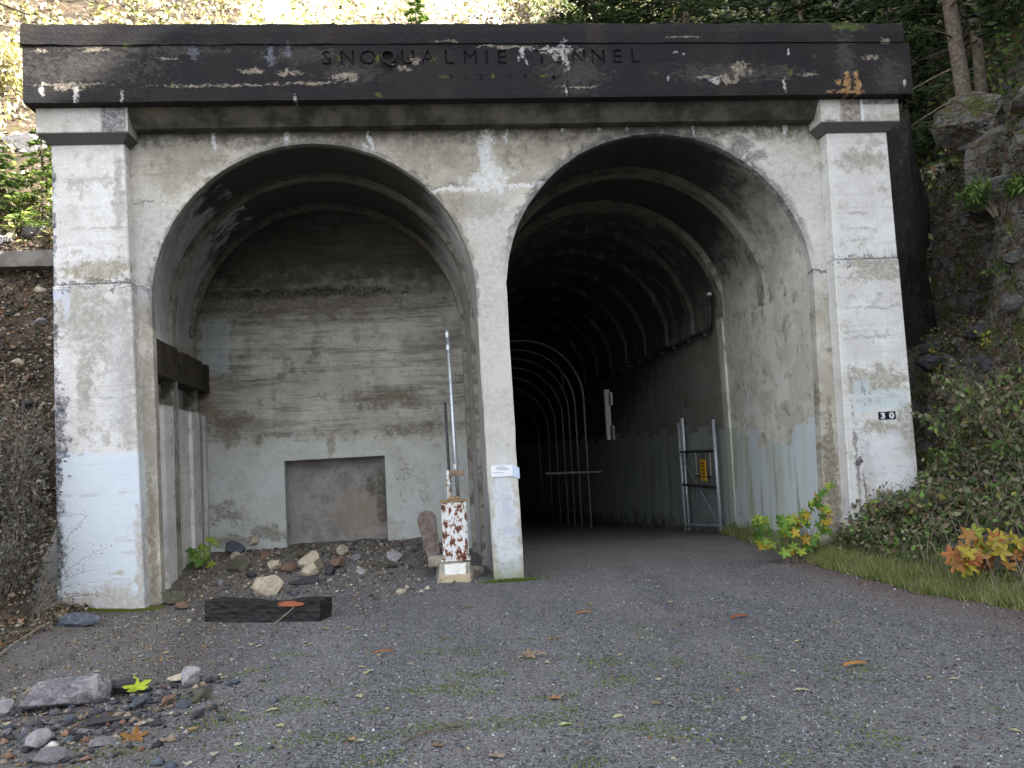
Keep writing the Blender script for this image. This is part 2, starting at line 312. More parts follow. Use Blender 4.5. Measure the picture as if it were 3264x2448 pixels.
    zw = g.m('ADD', Z, g.m('MULTIPLY', N, .05)); sm = g.m('MULTIPLY', g.rmp(g.m('ABSOLUTE', g.m('SUBTRACT', zw, 7.225)), .010, .003), g.rmp(N2, .45, .55))
    col = g.mix(g.m('MULTIPLY', sm, .6), col, (.005, .005, .006))
    moss = g.m('MULTIPLY', g.rmp(g.m('ADD', Z, g.m('MULTIPLY', N, .06)), 8.10, 8.13), g.rmp(g.noise(3, 3), .45, .6)); col = g.mix(g.m('MULTIPLY', moss, .8), col, (.07, .075, .02))
    g.bump(g.m('ADD', g.m('MULTIPLY', n3, .5), g.m('ADD', N, sm)), .5, .03)
    return g.done(col, .8, spec=.35)
def mat_backwall():
    g = G('bay_back_concrete'); col, n1, n2, n3, hor, ver = concrete_base(g, (.58, .56, .51), (.42, .40, .355), (.14, .13, .105), lines=1.5, streak=.7)
    X, Z = g.x, g.z; N = g.rmp(g.noise(3.2, 7, .74, P=g.scl((1, 1, 1), (2, 0, 7))), .3, .7); WX, WZ = g.warp(X, Z, .16, 4)
    wide = g.noise(1, 6, .7, P=g.scl((.55, 1, 4.5), (1, 0, 3)))
    bandm = g.m('MULTIPLY', g.rmp(wide, .48, .60), g.m('MULTIPLY', g.rmp(Z, 2.1, 2.7), 1))
    col = g.mix(g.m('MULTIPLY', bandm, .62), col, (.145, .13, .105))
    hl = g.noise(1, 4, .8, P=g.scl((.9, 1, 22), (0, 0, 9)))
    col = g.mix(g.m('MULTIPLY', g.m('MULTIPLY', g.rmp(hl, .57, .66), g.rmp(Z, 2.2, 2.6)), .55), col, (.05, .048, .042))
    bl = g.vor(2.6, 'Color', P=g.scl((1, 1, 1.5)), rand=.6)
    sp = g.nt.nodes.new('ShaderNodeSeparateColor'); g.L(bl, sp.inputs[0])
    col = g.mix(g.m('MULTIPLY', g.rmp(sp.outputs[0], .35, .9), .18), col, (.62, .58, .50))
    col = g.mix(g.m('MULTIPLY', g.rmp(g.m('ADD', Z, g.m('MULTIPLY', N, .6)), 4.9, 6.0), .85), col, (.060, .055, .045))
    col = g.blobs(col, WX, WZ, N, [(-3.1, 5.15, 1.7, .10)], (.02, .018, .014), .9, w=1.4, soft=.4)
    # painted-over lower zone
    lo = g.rmp(g.m('ADD', Z, g.m('ADD', g.m('MULTIPLY', N, .35), g.m('MULTIPLY', X, .05))), 2.36, 2.22)
    pn = g.mix(g.rmp(g.noise(1.1, 4, .6), .4, .6), (.56, .59, .53), (.60, .64, .64))
    pn = g.mix(g.m('MULTIPLY', g.rmp(n2, .5, .7), .4), pn, (.36, .37, .33))
    col = g.mix(g.m('MULTIPLY', g.m('MULTIPLY', lo, .85), g.rmp(g.noise(2.1, 7, .75, P=g.scl((1, 1, 1), (8, 1, 3))), .36, .52, .35, 1)), col, pn)
    col = g.blobs(col, WX, WZ, N, [(-5.05, 4.2, .27, .55, .25)], (.50, .57, .60), .75, w=.5, box=1, soft=.1)
    col = g.blobs(col, WX, WZ, N, [(-4.85, 2.6, .28, .28), (-4.6, 2.75, .2, .12), (-4.95, .95, .28, .22), (-4.15, .55, .4, .14), (-4.8, .45, .5, .12), (-1.2, 2.4, .5, .12), (-3.4, 4.9, 2.2, .2), (-1.6, 3.0, .9, .16)], (.15, .125, .085), .75, w=1.3, soft=.3)
    col = g.blobs(col, WX, WZ, N, [(-2.93, 2.2, .075, .3), (-5.2, 3.1, .12, .5)], (.26, .19, .11), .7, w=.7, soft=.35)
    col = g.blobs(col, WX, WZ, N, [(-2.05, 2.6, 1.3, .09), (-.9, 2.9, .3, .12), (-2.9, 3.4, .2, .2)], (.52, .50, .46), .55, w=1.6, soft=.3)
    # scrawled marks beside the niche: letters, a face and a heart, in thin dark paint strokes
    def seg(x0, z0, x1, z1, wd=.006):
        L = math.hypot(x1-x0, z1-z0); ux, uz = (x1-x0)/L, (z1-z0)/L; cx, cz = (x0+x1)/2, (z0+z1)/2
        a = g.m('ADD', g.m('MULTIPLY', g.m('SUBTRACT', X, cx), ux), g.m('MULTIPLY', g.m('SUBTRACT', Z, cz), uz))
        b = g.m('ADD', g.m('MULTIPLY', g.m('SUBTRACT', X, cx), -uz), g.m('MULTIPLY', g.m('SUBTRACT', Z, cz), ux))
        return g.blob(a, b, N, 0, 0, L/2, wd, 0, .3, 1)
    segs = [(-1.72, 1.57, -1.68, 1.40), (-1.68, 1.40, -1.60, 1.52), (-1.73, 1.58, -1.62, 1.53), (-1.63, 1.60, -1.50, 1.62), (-1.57, 1.61, -1.53, 1.42), (-1.53, 1.42, -1.62, 1.46), (-1.49, 1.64, -1.44, 1.44), (-1.49, 1.64, -1.40, 1.58), (-1.46, 1.53, -1.36, 1.48),
            (-1.36, 1.48, -1.26, 1.40), (-1.26, 1.40, -1.13, 1.28), (-1.20, 1.42, -1.11, 1.36), (-1.11, 1.36, -1.08, 1.2),
            (-1.24, 1.20, -1.20, 1.14), (-1.20, 1.14, -1.15, 1.20), (-1.25, 1.20, -1.24, 1.05), (-1.24, 1.05, -1.17, .95), (-1.15, 1.20, -1.10, 1.05), (-1.10, 1.05, -1.17, .95),
            (-1.58, 1.30, -1.52, 1.22), (-1.62, 1.18, -1.62, 1.08), (-1.62, 1.08, -1.54, .98), (-1.44, 1.26, -1.40, 1.12), (-1.54, 1.12, -1.51, 1.08)]
    acc = None
    for q in segs:
        k = seg(*q); acc = k if acc is None else g.m('MAXIMUM', acc, k)
    col = g.mix(g.m('MULTIPLY', acc, .55), col, (.10, .11, .13))
    return g.done(col, .94)
def mat_bay():
    g = G('bay_side_concrete'); col, n1, n2, n3, hor, ver = concrete_base(g, (.78, .765, .76), (.64, .625, .62), (.28, .26, .235), lines=.6, streak=.9)
    X, Z = g.x, g.z; N = g.noise(2.0, 7, .7, P=g.scl((1, 1, 1), (4, 3, 1)))
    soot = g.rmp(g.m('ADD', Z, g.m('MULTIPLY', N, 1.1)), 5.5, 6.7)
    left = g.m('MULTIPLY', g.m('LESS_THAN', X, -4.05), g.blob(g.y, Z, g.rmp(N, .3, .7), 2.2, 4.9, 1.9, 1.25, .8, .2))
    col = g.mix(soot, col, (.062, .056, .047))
    col = g.mix(g.m('MULTIPLY', left, .75), col, g.mix(g.rmp(N, .4, .6), (.52, .54, .55), (.36, .36, .35)))
    rgt = g.m('MULTIPLY', g.rmp(X, -1.9, -.9), g.rmp(g.m('ADD', Z, g.m('MULTIPLY', N, .8)), 5.9, 5.2))
    col = g.mix(g.m('MULTIPLY', rgt, .55), col, (.20, .18, .145))
    col = g.mix(g.m('MULTIPLY', g.m('MULTIPLY', rgt, g.blob(g.y, Z, N, .3, 3.7, .35, .55, .4, .1, 1)), .85), col, (.50, .56, .52))
    col = g.mix(g.m('MULTIPLY', g.m('MULTIPLY', rgt, g.rmp(g.m('ADD', Z, N), 2.5, 2.3)), .6), col, (.44, .48, .50))
    return g.done(col, .94)
def mat_rib():
    g = G('rib_concrete'); col, n1, n2, n3, hor, ver = concrete_base(g, (.44, .42, .37), (.32, .30, .26), (.16, .145, .12), lines=.2, streak=.8)
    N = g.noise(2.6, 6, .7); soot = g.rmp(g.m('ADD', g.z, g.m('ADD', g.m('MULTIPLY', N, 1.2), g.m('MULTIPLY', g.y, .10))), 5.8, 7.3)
    col = g.mix(g.m('MULTIPLY', soot, .9), col, (.15, .135, .11))  # ribs paler than the vault: bounced light put into their colour
    dk = g.m('MULTIPLY', g.rmp(g.noise(2.2, 6, .75, P=g.scl((1, 1, 1), (6, 1, 1))), .50, .58), .6); col = g.mix(dk, col, (.07, .065, .06))
    return g.done(col, .94)
def mat_tunnel():
    g = G('tunnel_concrete'); col, n1, n2, n3, hor, ver = concrete_base(g, (.74, .71, .64), (.54, .52, .46), (.18, .165, .135), lines=.3, streak=1.2)
    Y, Z = g.warp(g.y, g.z, .12, 4); N = g.rmp(g.noise(2.6, 7, .74, P=g.scl((1, 1, 1), (1, 3, 8))), .3, .7)
    vs = g.noise(1, 5, .65, P=g.scl((3, 1.7, .22), (0, 2, 0)))
    # soot on the vault; with depth the tunnel gloom is put into the colour too
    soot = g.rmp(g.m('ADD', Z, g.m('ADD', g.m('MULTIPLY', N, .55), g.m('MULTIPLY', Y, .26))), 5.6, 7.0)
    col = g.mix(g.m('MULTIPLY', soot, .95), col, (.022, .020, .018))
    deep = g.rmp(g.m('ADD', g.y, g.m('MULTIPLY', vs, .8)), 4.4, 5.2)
    col = g.mix(g.m('MULTIPLY', deep, .62), col, (.10, .095, .08))  # deep walls darkened in the colour, standing in for lost daylight
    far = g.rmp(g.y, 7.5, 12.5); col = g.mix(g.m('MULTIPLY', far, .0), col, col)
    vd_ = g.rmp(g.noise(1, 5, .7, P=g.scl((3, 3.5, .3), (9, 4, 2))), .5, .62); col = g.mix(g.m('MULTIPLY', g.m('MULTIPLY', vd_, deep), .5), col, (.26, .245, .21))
    # washed-over pale band, its top edge stepping down
    top = g.m('ADD', g.m('ADD', g.z, g.m('MULTIPLY', g.m('FRACT', g.m('MULTIPLY', g.m('FLOOR', g.m('MULTIPLY', g.m('ADD', g.y, g.m('MULTIPLY', N, .15)), 1.6)), .37)), .30)), g.m('MULTIPLY', g.rmp(g.y, 4.3, 4.6), -.10))
    band = g.m('MULTIPLY', g.rmp(top, 2.16, 2.12), g.rmp(g.y, .30, .33))
    patch = g.m('SUBTRACT', 1, g.blob(Y, Z, N, 1.9, 2.1, .75, .38, .5, .05, 1)); band = g.m('MULTIPLY', band, patch)
    pc = g.mix(g.m('MULTIPLY', g.rmp(vs, .44, .62), g.rmp(g.y, .5, 3.2, .25, 1)), (.58, .64, .67), (.44, .48, .36))
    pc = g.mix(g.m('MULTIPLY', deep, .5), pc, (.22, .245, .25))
    col = g.mix(g.m('MULTIPLY', band, .88), col, pc)
    # algae streaks and foot
    al = g.m('MULTIPLY', g.rmp(g.noise(1, 4, .6, P=g.scl((4, 4, .3), (7, 7, 0))), .55, .68), g.rmp(Z, 2.3, .8))
    col = g.mix(g.m('MULTIPLY', al, .6), col, (.13, .15, .05))
    ft = g.rmp(g.m('ADD', Z, g.m('ADD', g.m('MULTIPLY', N, .7), g.m('MULTIPLY', Y, .045))), .72, .38)
    col = g.mix(g.m('MULTIPLY', ft, .8), col, (.085, .085, .045))
    jt = g.rmp(g.m('ABSOLUTE', g.m('SUBTRACT', g.m('ADD', Z, g.m('MULTIPLY', N, .25)), 4.42)), .03, .01)
    col = g.mix(g.m('MULTIPLY', g.m('MULTIPLY', jt, g.rmp(N, .55, .75)), .7), col, (.06, .055, .05))
    return g.done(col, .94)
def mat_gravel():
    g = G('gravel'); X, Y = g.x, g.y
    v = g.vor(48, 'Color'); vd = g.vor(48, 'Distance'); v2 = g.vor(110, 'Color'); N = g.noise(1.4, 6, .65); n2 = g.noise(9, 6, .7)
    sp = g.nt.nodes.new('ShaderNodeSeparateColor'); g.L(v, sp.inputs[0]); s2 = g.nt.nodes.new('ShaderNodeSeparateColor'); g.L(v2, s2.inputs[0])
    col = g.mix(sp.outputs[0], (.055, .056, .062), (.225, .225, .235))
    col = g.mix(g.m('MULTIPLY', g.rmp(s2.outputs[1], .8, 1.0), .7), col, (.33, .33, .34))
    col = g.mix(g.m('MULTIPLY', g.rmp(s2.outputs[0], .6, 1.0), .6), col, (.028, .028, .032))
    # brown litter and fines towards the left bank and in the bay
    lf = g.rmp(g.m('ADD', X, g.m('ADD', g.m('MULTIPLY', N, 2.2), g.m('MULTIPLY', Y, .15))), -1.9, -3.6)
    bc = g.mix(n2, (.055, .045, .036), (.12, .095, .07))
    col = g.mix(g.m('MULTIPLY', lf, .55), col, bc)
    rt = g.rmp(g.m('ADD', g.m('ADD', X, g.m('MULTIPLY', Y, -.02)), g.m('MULTIPLY', N, 1.6)), 4.3, 5.3)
    col = g.mix(g.m('MULTIPLY', rt, .55), col, (.12, .065, .045))
    # packed dusty floor under the arch
    dt = g.rmp(g.m('ADD', Y, N), .1, 2.2)
    col = g.mix(g.m('MULTIPLY', dt, .65), col, (.20, .185, .16))
    tr_ = g.rmp(g.noise(1, 4, .6, P=g.scl((1.1, .22, 1), (4, 1, 0))), .42, .60); col = g.mix(g.m('MULTIPLY', tr_, .28), col, (.25, .245, .24))
    pk = g.rmp(g.noise(.55, 5, .65, P=g.scl((1, .6, 1), (1, 8, 0))), .52, .68); col = g.mix(g.m('MULTIPLY', pk, .35), col, (.06, .056, .054))
    # moss film patches
    ms = g.m('MULTIPLY', g.rmp(g.noise(2.3, 5, .75, P=g.scl((1, 1.6, 1), (2, 4, 0))), .56, .68), g.blob(X, Y, N, -1.1, -6.2, 2.6, 1.9, .8, .4))
    col = g.mix(g.m('MULTIPLY', ms, .55), col, (.10, .14, .035))
    g.bump(g.m('ADD', g.m('MULTIPLY', vd, -1.0), n2), .8, .03)
    return g.done(col, .85, spec=.3)
def mat_soil(name, cs, rock=0.0):
    g = G(name); N = g.noise(.8, 8, .7); n2 = g.noise(7, 8, .75); v = g.vor(5.5, 'Color')
    sp = g.nt.nodes.new('ShaderNodeSeparateColor'); g.L(v, sp.inputs[0])
    col = g.mix(g.rmp(n2, .35, .65), cs[0], cs[1]); col = g.mix(g.rmp(N, .45, .65), col, cs[2])
    col = g.mix(g.m('MULTIPLY', g.rmp(sp.outputs[0], .7, 1), .5), col, cs[3])
    g.bump(g.m('ADD', n2, g.m('MULTIPLY', g.vor(5.5), -.7)), .9, .12)
    return g.done(col, .95)
def mat_attr(name, rough=.6, spec=.3, trans=0.0, n=25, amp=.35):
    g = G(name); a = g.attr(); k = g.noise(n, 4, .6)
    g.done(g.mix(amp, a, g.mix(g.rmp(k, .3, .7), (.35, .35, .35), (1, 1, 1)), 'MULTIPLY'), rough, 0, spec)
    if trans:
        tr = g.nt.nodes.new('ShaderNodeBsdfTranslucent'); g.L(a, tr.inputs[0]); ms = g.nt.nodes.new('ShaderNodeMixShader'); ms.inputs[0].default_value = trans
        g.L(g.b.outputs[0], ms.inputs[1]); g.L(tr.outputs[0], ms.inputs[2]); g.L(ms.outputs[0], g.nt.nodes['Material Output'].inputs[0])
    return g.mat
def mat_rock(name, c1, c2, c3=None):
    g = G(name); n = g.noise(22, 8, .8); n2 = g.noise(6, 6, .75, dist=1); 
    col = g.mix(g.rmp(n, .35, .65), c1, c2); col = g.mix(g.rmp(n2, .5, .65), col, c3 or c1)
    g.bump(n, .9, .03); return g.done(col, .85)

M = dict(facade=mat_facade(), pil=mat_pilaster(), cap=mat_cap(), beam=mat_beam(), back=mat_backwall(), rib=mat_rib(), bay=mat_bay(), tun=mat_tunnel(), gravel=mat_gravel(),
    leaf=mat_attr('leaf', .55, .3, .3), bark=simple('bark', (.16, .13, .10), (.07, .055, .045), 14, .95, bump=.8),
    pebble=mat_attr('pebble', .8, .3, 0, 60, .3), dry=simple('dry_stem', (.30, .25, .20), (.16, .13, .10), 20),
    darkconc=simple('dark_concrete', (.10, .09, .08), (.05, .045, .04), 4, .95),
    moss=simple('moss', (.085, .12, .02), (.16, .17, .03), 30, .95, bump=1.0), lintel=simple('stained_lintel', (.030, .026, .021), (.075, .062, .046), 3, .9),
    galv=simple('galvanised_steel', (.55, .57, .60), (.42, .45, .48), 22, .42, .75, .05, .5),
    darksteel=simple('dark_steel', (.10, .10, .105), (.05, .05, .05), 9, .6, .5),
    niche=simple('niche_concrete', (.26, .235, .21), (.13, .115, .10), 2.2, .95, bump=.4),
    footing=simple('footing_concrete', (.42, .38, .31), (.22, .195, .16), 4, .95, bump=.6))
M['hill'] = mat_soil('hillside_soil', ((.58, .53, .42), (.72, .68, .58), (.45, .42, .26), (.78, .76, .70)))  # hill soil paled: the glare of the sun is put into its colour
M['bankl'] = mat_soil('left_bank_soil', ((.085, .06, .042), (.17, .125, .085), (.055, .048, .035), (.26, .21, .16)))
def mat_crag(name):
    g = G(name); P = g.P; n = g.noise(1.3, 7, .72); n2 = g.noise(6, 7, .76); n3 = g.noise(22, 5, .8)
    wp = g.nt.nodes.new('ShaderNodeVectorMath'); wp.operation = 'ADD'; g.L(g.scl((1.2, 1.0, 2.2)), wp.inputs[0]); g.L(g.noise(1.6, 5, .7, col=True), wp.inputs[1])
    v = g.vor(1.7, 'Distance', P=wp.outputs[0], feature='DISTANCE_TO_EDGE')
    col = g.mix(g.rmp(n2, .35, .65), (.10, .088, .075), (.27, .25, .22)); col = g.mix(g.m('MULTIPLY', g.rmp(n3, .55, .66), .75), col, (.46, .45, .42))
    col = g.mix(g.m('MULTIPLY', g.rmp(n2, .48, .42), g.rmp(n, .38, .5)), col, (.15, .092, .055))
    ms = g.rmp(g.noise(2.4, 7, .75, P=g.scl((1, 1, 1), (5, 5, 5))), .52, .60); col = g.mix(g.m('MULTIPLY', ms, .85), col, g.mix(n3, (.075, .095, .015), (.17, .18, .04)))
    col = g.mix(g.m('MULTIPLY', g.rmp(v, .04, .0), g.rmp(n2, .42, .5)), col, (.015, .013, .011)); g.bump(g.m('ADD', g.m('MULTIPLY', n2, 1.2), g.m('ADD', g.m('MULTIPLY', g.rmp(v, 0, .12), .5), g.m('MULTIPLY', n3, .5))), 1, .16)
    return g.done(col, .93)
M['crag'] = mat_crag('crag_rock')
M['bankr'] = mat_crag('right_bank_rock')

# ------------------------------------------------------------------ ground and terrain
def nz(x, y, s=1., o=0.): return mn.noise(Vector((x*s+o, y*s, o*1.3)))
def gh(x, y):
    z = .018*nz(x, y, .9, 3)+.010*nz(x, y, 3, 8)
    if y > 3.5 and x > -.1: z -= .065*(y-3.5)
    if x < -.35 and y > -.6:
        t = min(1, (y+.6)/4.2); e = min(1, max(0, (-.35-x)/.9)); z += (.26*t*t*(3-2*t)+.05*t*nz(x, y, 1.7, 1)+.03*t*nz(x, y, 5, 2))*e
    if x < -5.2 and y < 0: z += .10*min(1.5, (-5.2-x))
    if y < -1 and x < -2.6: z += .05*max(0, nz(x, y, .7, 5))*min(1, -2.6-x)
    return z
def grid_sheet(name, xs, ys, fz, mat, keep=None, smooth=True):
    V = [(x, y, fz(x, y)) for y in ys for x in xs]; nx = len(xs); F = []
    for j in range(len(ys)-1):
        for i in range(nx-1):
            if keep and not keep((xs[i]+xs[i+1])/2, (ys[j]+ys[j+1])/2): continue
            a = j*nx+i; F.append((a, a+1, a+1+nx, a+nx))
    return pyd(name, V, F, mat, None, smooth)
def seq(*parts):
    out = []
    for a, b, s in parts:
        n = max(1, round((b-a)/s)); out += [a+(b-a)*i/n for i in range(n)]
    return out+[parts[-1][1]]
gx = seq((-90, -12, 6), (-12, -7, .5), (-7, 7, .10), (7, 12, .5), (12, 90, 6)); gy = seq((-90, -12, 6), (-12, -8, .25), (-8, 4.6, .10), (4.6, 50, 1.2))
tag(grid_sheet('ground', gx, gy, gh, M['gravel']), 'dark grey gravel yard and track in front of the portal running into the tunnel', kind='structure')

def fb(x, y, s, o, n=4):
    return mn.fractal(Vector((x*s+o, y*s-o, o)), 1.0, 2.0, n)
def h_left(x, y):
    b = 1.05*(y+1.5)+.12*(-6.5-x)
    b += (.30*fb(x, y, .8, 2)+.12*fb(x, y, 3.1, 6))*min(1, max(0, b+.5))
    return max(b, -.3) if b < 55 else 55
def h_back(x, y):
    b = max(6.85+.22*(y-.5), 1.05*(y+1.5)+.02*x)
    return min(b, 55)+.25*fb(x, y, .7, 4)*min(1, max(0, (y-1)/2))
def toe(y):
    pts = [(-90, 6.0), (-6, 4.9), (-4.5, 4.75), (-3.2, 4.5), (-2, 4.45), (0, 4.42), (1.7, 4.6), (4.2, 4.78), (5, 5.0)]
    for (a, p), (b, q) in zip(pts, pts[1:]):
        if y <= b: return p+(q-p)*max(0, (y-a)/(b-a))
    return 5.0
def h_right(x, y):
    s = x-toe(y)
    if s < 0: return -.12
    prof = [(0, 0), (.4, .14), (1.9, 1.0), (2.8, 1.9), (3.4, 3.4), (3.7, 5.3), (4.1, 6.6), (5.2, 7.6), (25.5, 32.5), (34, 33), (60, 20), (90, 12)]  # unseen upper ridge, shaped to keep the sun off the portal
    s2 = s + (.28*max(0, y) if y > 0 else 0)*(1 if s > 1.6 else 0)
    z = 0
    for (a, p), (b, q) in zip(prof, prof[1:]):
        if a <= s2 <= b: z = p+(q-p)*(s2-a)/(b-a); break
    else: z = 12
    if y > 0 and z > 3.3:
        sh = s2-1.5*min(1, y/.7); z2 = 0
        for (a, p), (b, q) in zip(prof, prof[1:]):
            if a <= sh <= b: z2 = p+(q-p)*(sh-a)/(b-a); break
        z = max(3.3, z2)
    k = min(1, s/3)
    z += k*(.45*fb(x, y, .9, 9)+.42*abs(fb(x+z*.3, y+z*.8, 2.0, 3))+.16*abs(fb(x-z*.5, y+z, 5.5, 1, 3))-.22)+min(1, s)*.06*fb(x, y, 5, 7)
    if y > 3 and x > 6.2: z = max(z, min(1.05*(y+1.5)+.1*(x-6)+.5*fb(x, y, .5, 3), 50)*min(1, (y-3)/4))
    if y > 0 and 4.3 < x < 4.97: z = min(z, .12)
    return z
hill_y = seq((.3, 10, .25), (10, 50, 2.5))
tag(grid_sheet('hillside', seq((-6.2, 6.3, .3)), hill_y, h_back, M['hill']), 'sunlit slope rising behind the portal', kind='structure')
tag(grid_sheet('left_bank', seq((-90, -14, 5), (-14, -6.12, .16)), seq((-90, -4, 8), (-4, 12, .16), (12, 52, 2.5)), h_left, M['bankl']), 'stony slope left of the portal', kind='structure')
tag(grid_sheet('right_bank', seq((4.3, 11, .11), (11, 14, .4), (14, 90, 3)), seq((-90, -8, 6), (-8, 6, .11), (6, 14, .4), (14, 52, 3)), h_right, M['bankr'],
    keep=lambda x, y: not (y > -.03 and x < 6.24 and (x > 4.97 or y > 4.6))), 'steep dark rocky slope right of the portal', kind='structure')

# ------------------------------------------------------------------ the portal
portal = empty('concrete_portal', (0, 0, 0), 'weathered twin-arched concrete tunnel portal with black carved name beam and two pilasters', 'tunnel portal')
def arc(cx, cz, r, a0, a1, n): return [(cx+r*math.cos(a0+(a1-a0)*i/n), cz+r*math.sin(a0+(a1-a0)*i/n)) for i in range(n+1)]
def jit(pts, a): return [(x+a*mn.noise(Vector((x*6, z*6, 3))), z+a*mn.noise(Vector((x*6, z*6, 9)))) for x, z in pts]
def lerp_line(a, b, n): return [(a[0]+(b[0]-a[0])*i/n, a[1]+(b[1]-a[1])*i/n) for i in range(n)]
LC, LR, RC, RR = (-2.59, 4.23), 2.33, (2.60, 4.22), 2.405
def arch_outline(c, r, xl0, xr0, zb=-.4):   # from bottom left up and over to bottom right
    a = arc(c[0], c[1], r, PI, 0, 48)
    return lerp_line((xl0, zb), a[0], 16)+a+lerp_line(a[-1], (xr0, zb), 16)[1:]+[(xr0, zb)]
AL = jit(arch_outline(LC, LR, -4.87, -.21), .012); AR = jit(arch_outline(RC, RR, .22, 4.82), .014)
# wall outline walks round both openings (they are open at the foot)
out = [(-6.1, -.4)]+AL+AR+[(6.22, -.4), (6.22, 6.99), (-6.1, 6.99)]
def extrude_outline(name, out, y0, y1, mat, parent):
    tris = tessellate_polygon([[Vector((x, z, 0)) for x, z in out]]); n = len(out)
    V = [(x, y0, z) for x, z in out]+[(x, y1, z) for x, z in out]; F = []
    for t in tris: F.append(tuple(t)); F.append(tuple(n+i for i in reversed(t)))
    for i in range(n): j = (i+1) % n; F.append((i, j, n+j, n+i))
    bm = bmesh.new(); vs = [bm.verts.new(v) for v in V]
    for f in F:
        try: bm.faces.new([vs[i] for i in f])
        except ValueError: pass
    bmesh.ops.recalc_face_normals(bm, faces=bm.faces[:])
    me = bpy.data.meshes.new(name); bm.to_mesh(me); bm.free(); return link(name, me, mat, parent)
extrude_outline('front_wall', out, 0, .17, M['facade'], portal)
# pilasters with caps; inner edges battered, a small step at the joint
def pilaster(xo, xt, xb, cx0, cx1):
    s = 1 if xo < 0 else -1
    def q(x0, x1a, x1b, y, z0, z1):
        a, b = (x0, x1a) if s > 0 else (x1a, x0); c, d = (x0, x1b) if s > 0 else (x1b, x0)
        return [(a, y, z0), (b, y, z0), (b, .03, z0), (a, .03, z0), (c, y, z1), (d, y, z1), (d, .03, z1), (c, .03, z1)]
    xm = xb+(xt-xb)*4.5/6.6
    m = MB(); m.hexa(q(xo, xb, xm+.012*s, -.262, -.4, 4.5)); p = m.build('pilaster', M['pil'], portal, bevel=.018)
    m = MB(); m.hexa(q(xo+.006*s, xm-.004*s, xt, -.25, 4.502, 6.62)); m.build('shaft', M['pil'], p, bevel=.018)
    m = MB(); m.hexa([(cx0+.11, -.28, 6.50), (cx1-.11, -.28, 6.50), (cx1-.11, .04, 6.50), (cx0+.11, .04, 6.50), (cx0, -.42, 6.605), (cx1, -.42, 6.605), (cx1, .04, 6.605), (cx0, .04, 6.605)])
    m.box(cx0, cx1, -.42, .04, 6.607, 6.965); m.build('capital', M['cap'], p)
pilaster(-6.16, -5.17, -5.02, -6.28, -5.06); pilaster(6.28, 5.29, 5.14, 5.13, 6.40)
# cornice moulding, name beam, coping
m = MB()
m.hexa([(-5.055, -.20, 6.74), (5.125, -.20, 6.74), (5.125, .03, 6.74), (-5.055, .03, 6.74), (-5.055, -.40, 6.97), (5.125, -.40, 6.97), (5.125, .03, 6.97), (-5.055, .03, 6.97)])
m.build('cornice_moulding', simple('grimy_cornice', (.045, .042, .033), (.13, .12, .095), 2.5, .95), portal)
# letters
LET = [('S', 76), ('N', 205), ('O', 333), ('Q', 457), ('U', 580), ('A', 710), ('L', 840), ('M', 980), ('I', 1085), ('E', 1180), ('T', 1440), ('U', 1560), ('N', 1682), ('N', 1812), ('E', 1937), ('L', 2055)]
def glyph(ch, h, off=.0045):
    c = bpy.data.curves.new('t', 'FONT'); c.body = ch; c.size = h*1.38; c.offset = off; c.resolution_u = 4; c.align_x = 'CENTER'
    o = bpy.data.objects.new('t', c); COL.objects.link(o); bpy.context.view_layer.update()
    me = bpy.data.meshes.new_from_object(o); bpy.data.objects.remove(o); return me
cutters = []; glyphs = []
def put_glyph(ch, X, z0, h, wx, depth, off=.0045):
    me = glyph(ch, h, off); bm = bmesh.new(); bm.from_mesh(me); bmesh.ops.remove_doubles(bm, verts=bm.verts[:], dist=1e-5)
    for v in bm.verts: v.co = Vector((X+v.co.x*wx, -.6+depth-.004, z0+v.co.y))
    bm.normal_update()
    for f in bm.faces[:]:
        if f.normal.y > 0: f.normal_flip()
    flat = bpy.data.meshes.new('carved_letter'); bm.to_mesh(flat); glyphs.append(flat)
    bm.verts.index_update(); n = len(bm.verts); fs = [[v.index for v in f.verts] for f in bm.faces]
    V = [(v.co.x, -.66, v.co.z) for v in bm.verts]+[(v.co.x, -.6+depth, v.co.z) for v in bm.verts]; cnt = {}
    for f in fs:
        for i in range(len(f)): cnt.setdefault(frozenset((f[i], f[(i+1) % len(f)])), []).append((f[i], f[(i+1) % len(f)]))
    F = [tuple(f) for f in fs]+[tuple(n+i for i in reversed(f)) for f in fs]+[(e[0][1], e[0][0], n+e[0][0], n+e[0][1]) for e in cnt.values() if len(e) == 1]
    t = bpy.data.meshes.new('t'); t.from_pydata(V, [], F); bm.free(); cutters.append(t)
for ch, zx in LET: put_glyph(ch, -2.36+(zx-32)*4.69/2068, 7.48, .215, 1.02 if ch not in 'I' else 1, .032, .0 if ch == 'M' else .003)
for i, ch in enumerate('1912-1914'): put_glyph(ch, -.72+i*.215, 7.245, .085, 1.25, .016, .001)
m = MB(); m.box(-6.37, 6.55, -.6, .5, 6.97, 7.775); beam = m.build('name_beam', M['beam'], portal)
bmx = bmesh.new(); bmx.from_mesh(beam.data); bmesh.ops.bisect_plane(bmx, geom=bmx.verts[:]+bmx.edges[:]+bmx.faces[:], plane_co=(0, 0, 7.02), plane_no=(0, 0, 1))
for k in range(1, 160): bmesh.ops.bisect_plane(bmx, geom=[g_ for g_ in bmx.verts[:]+bmx.edges[:]+bmx.faces[:]], plane_co=(-6.37+k*.0808, 0, 0), plane_no=(1, 0, 0)) if not (-2.6 < -6.37+k*.0808 < 2.6) else None
for v in bmx.verts:
    if v.co.z < 6.98 and v.co.y < -.5: v.co.z += .022*max(0, mn.noise(Vector((v.co.x*2.7, 1, 0)))); v.co.y += .03*max(0, mn.noise(Vector((v.co.x*4, 5, 0))))
bmx.to_mesh(beam.data); bmx.free()
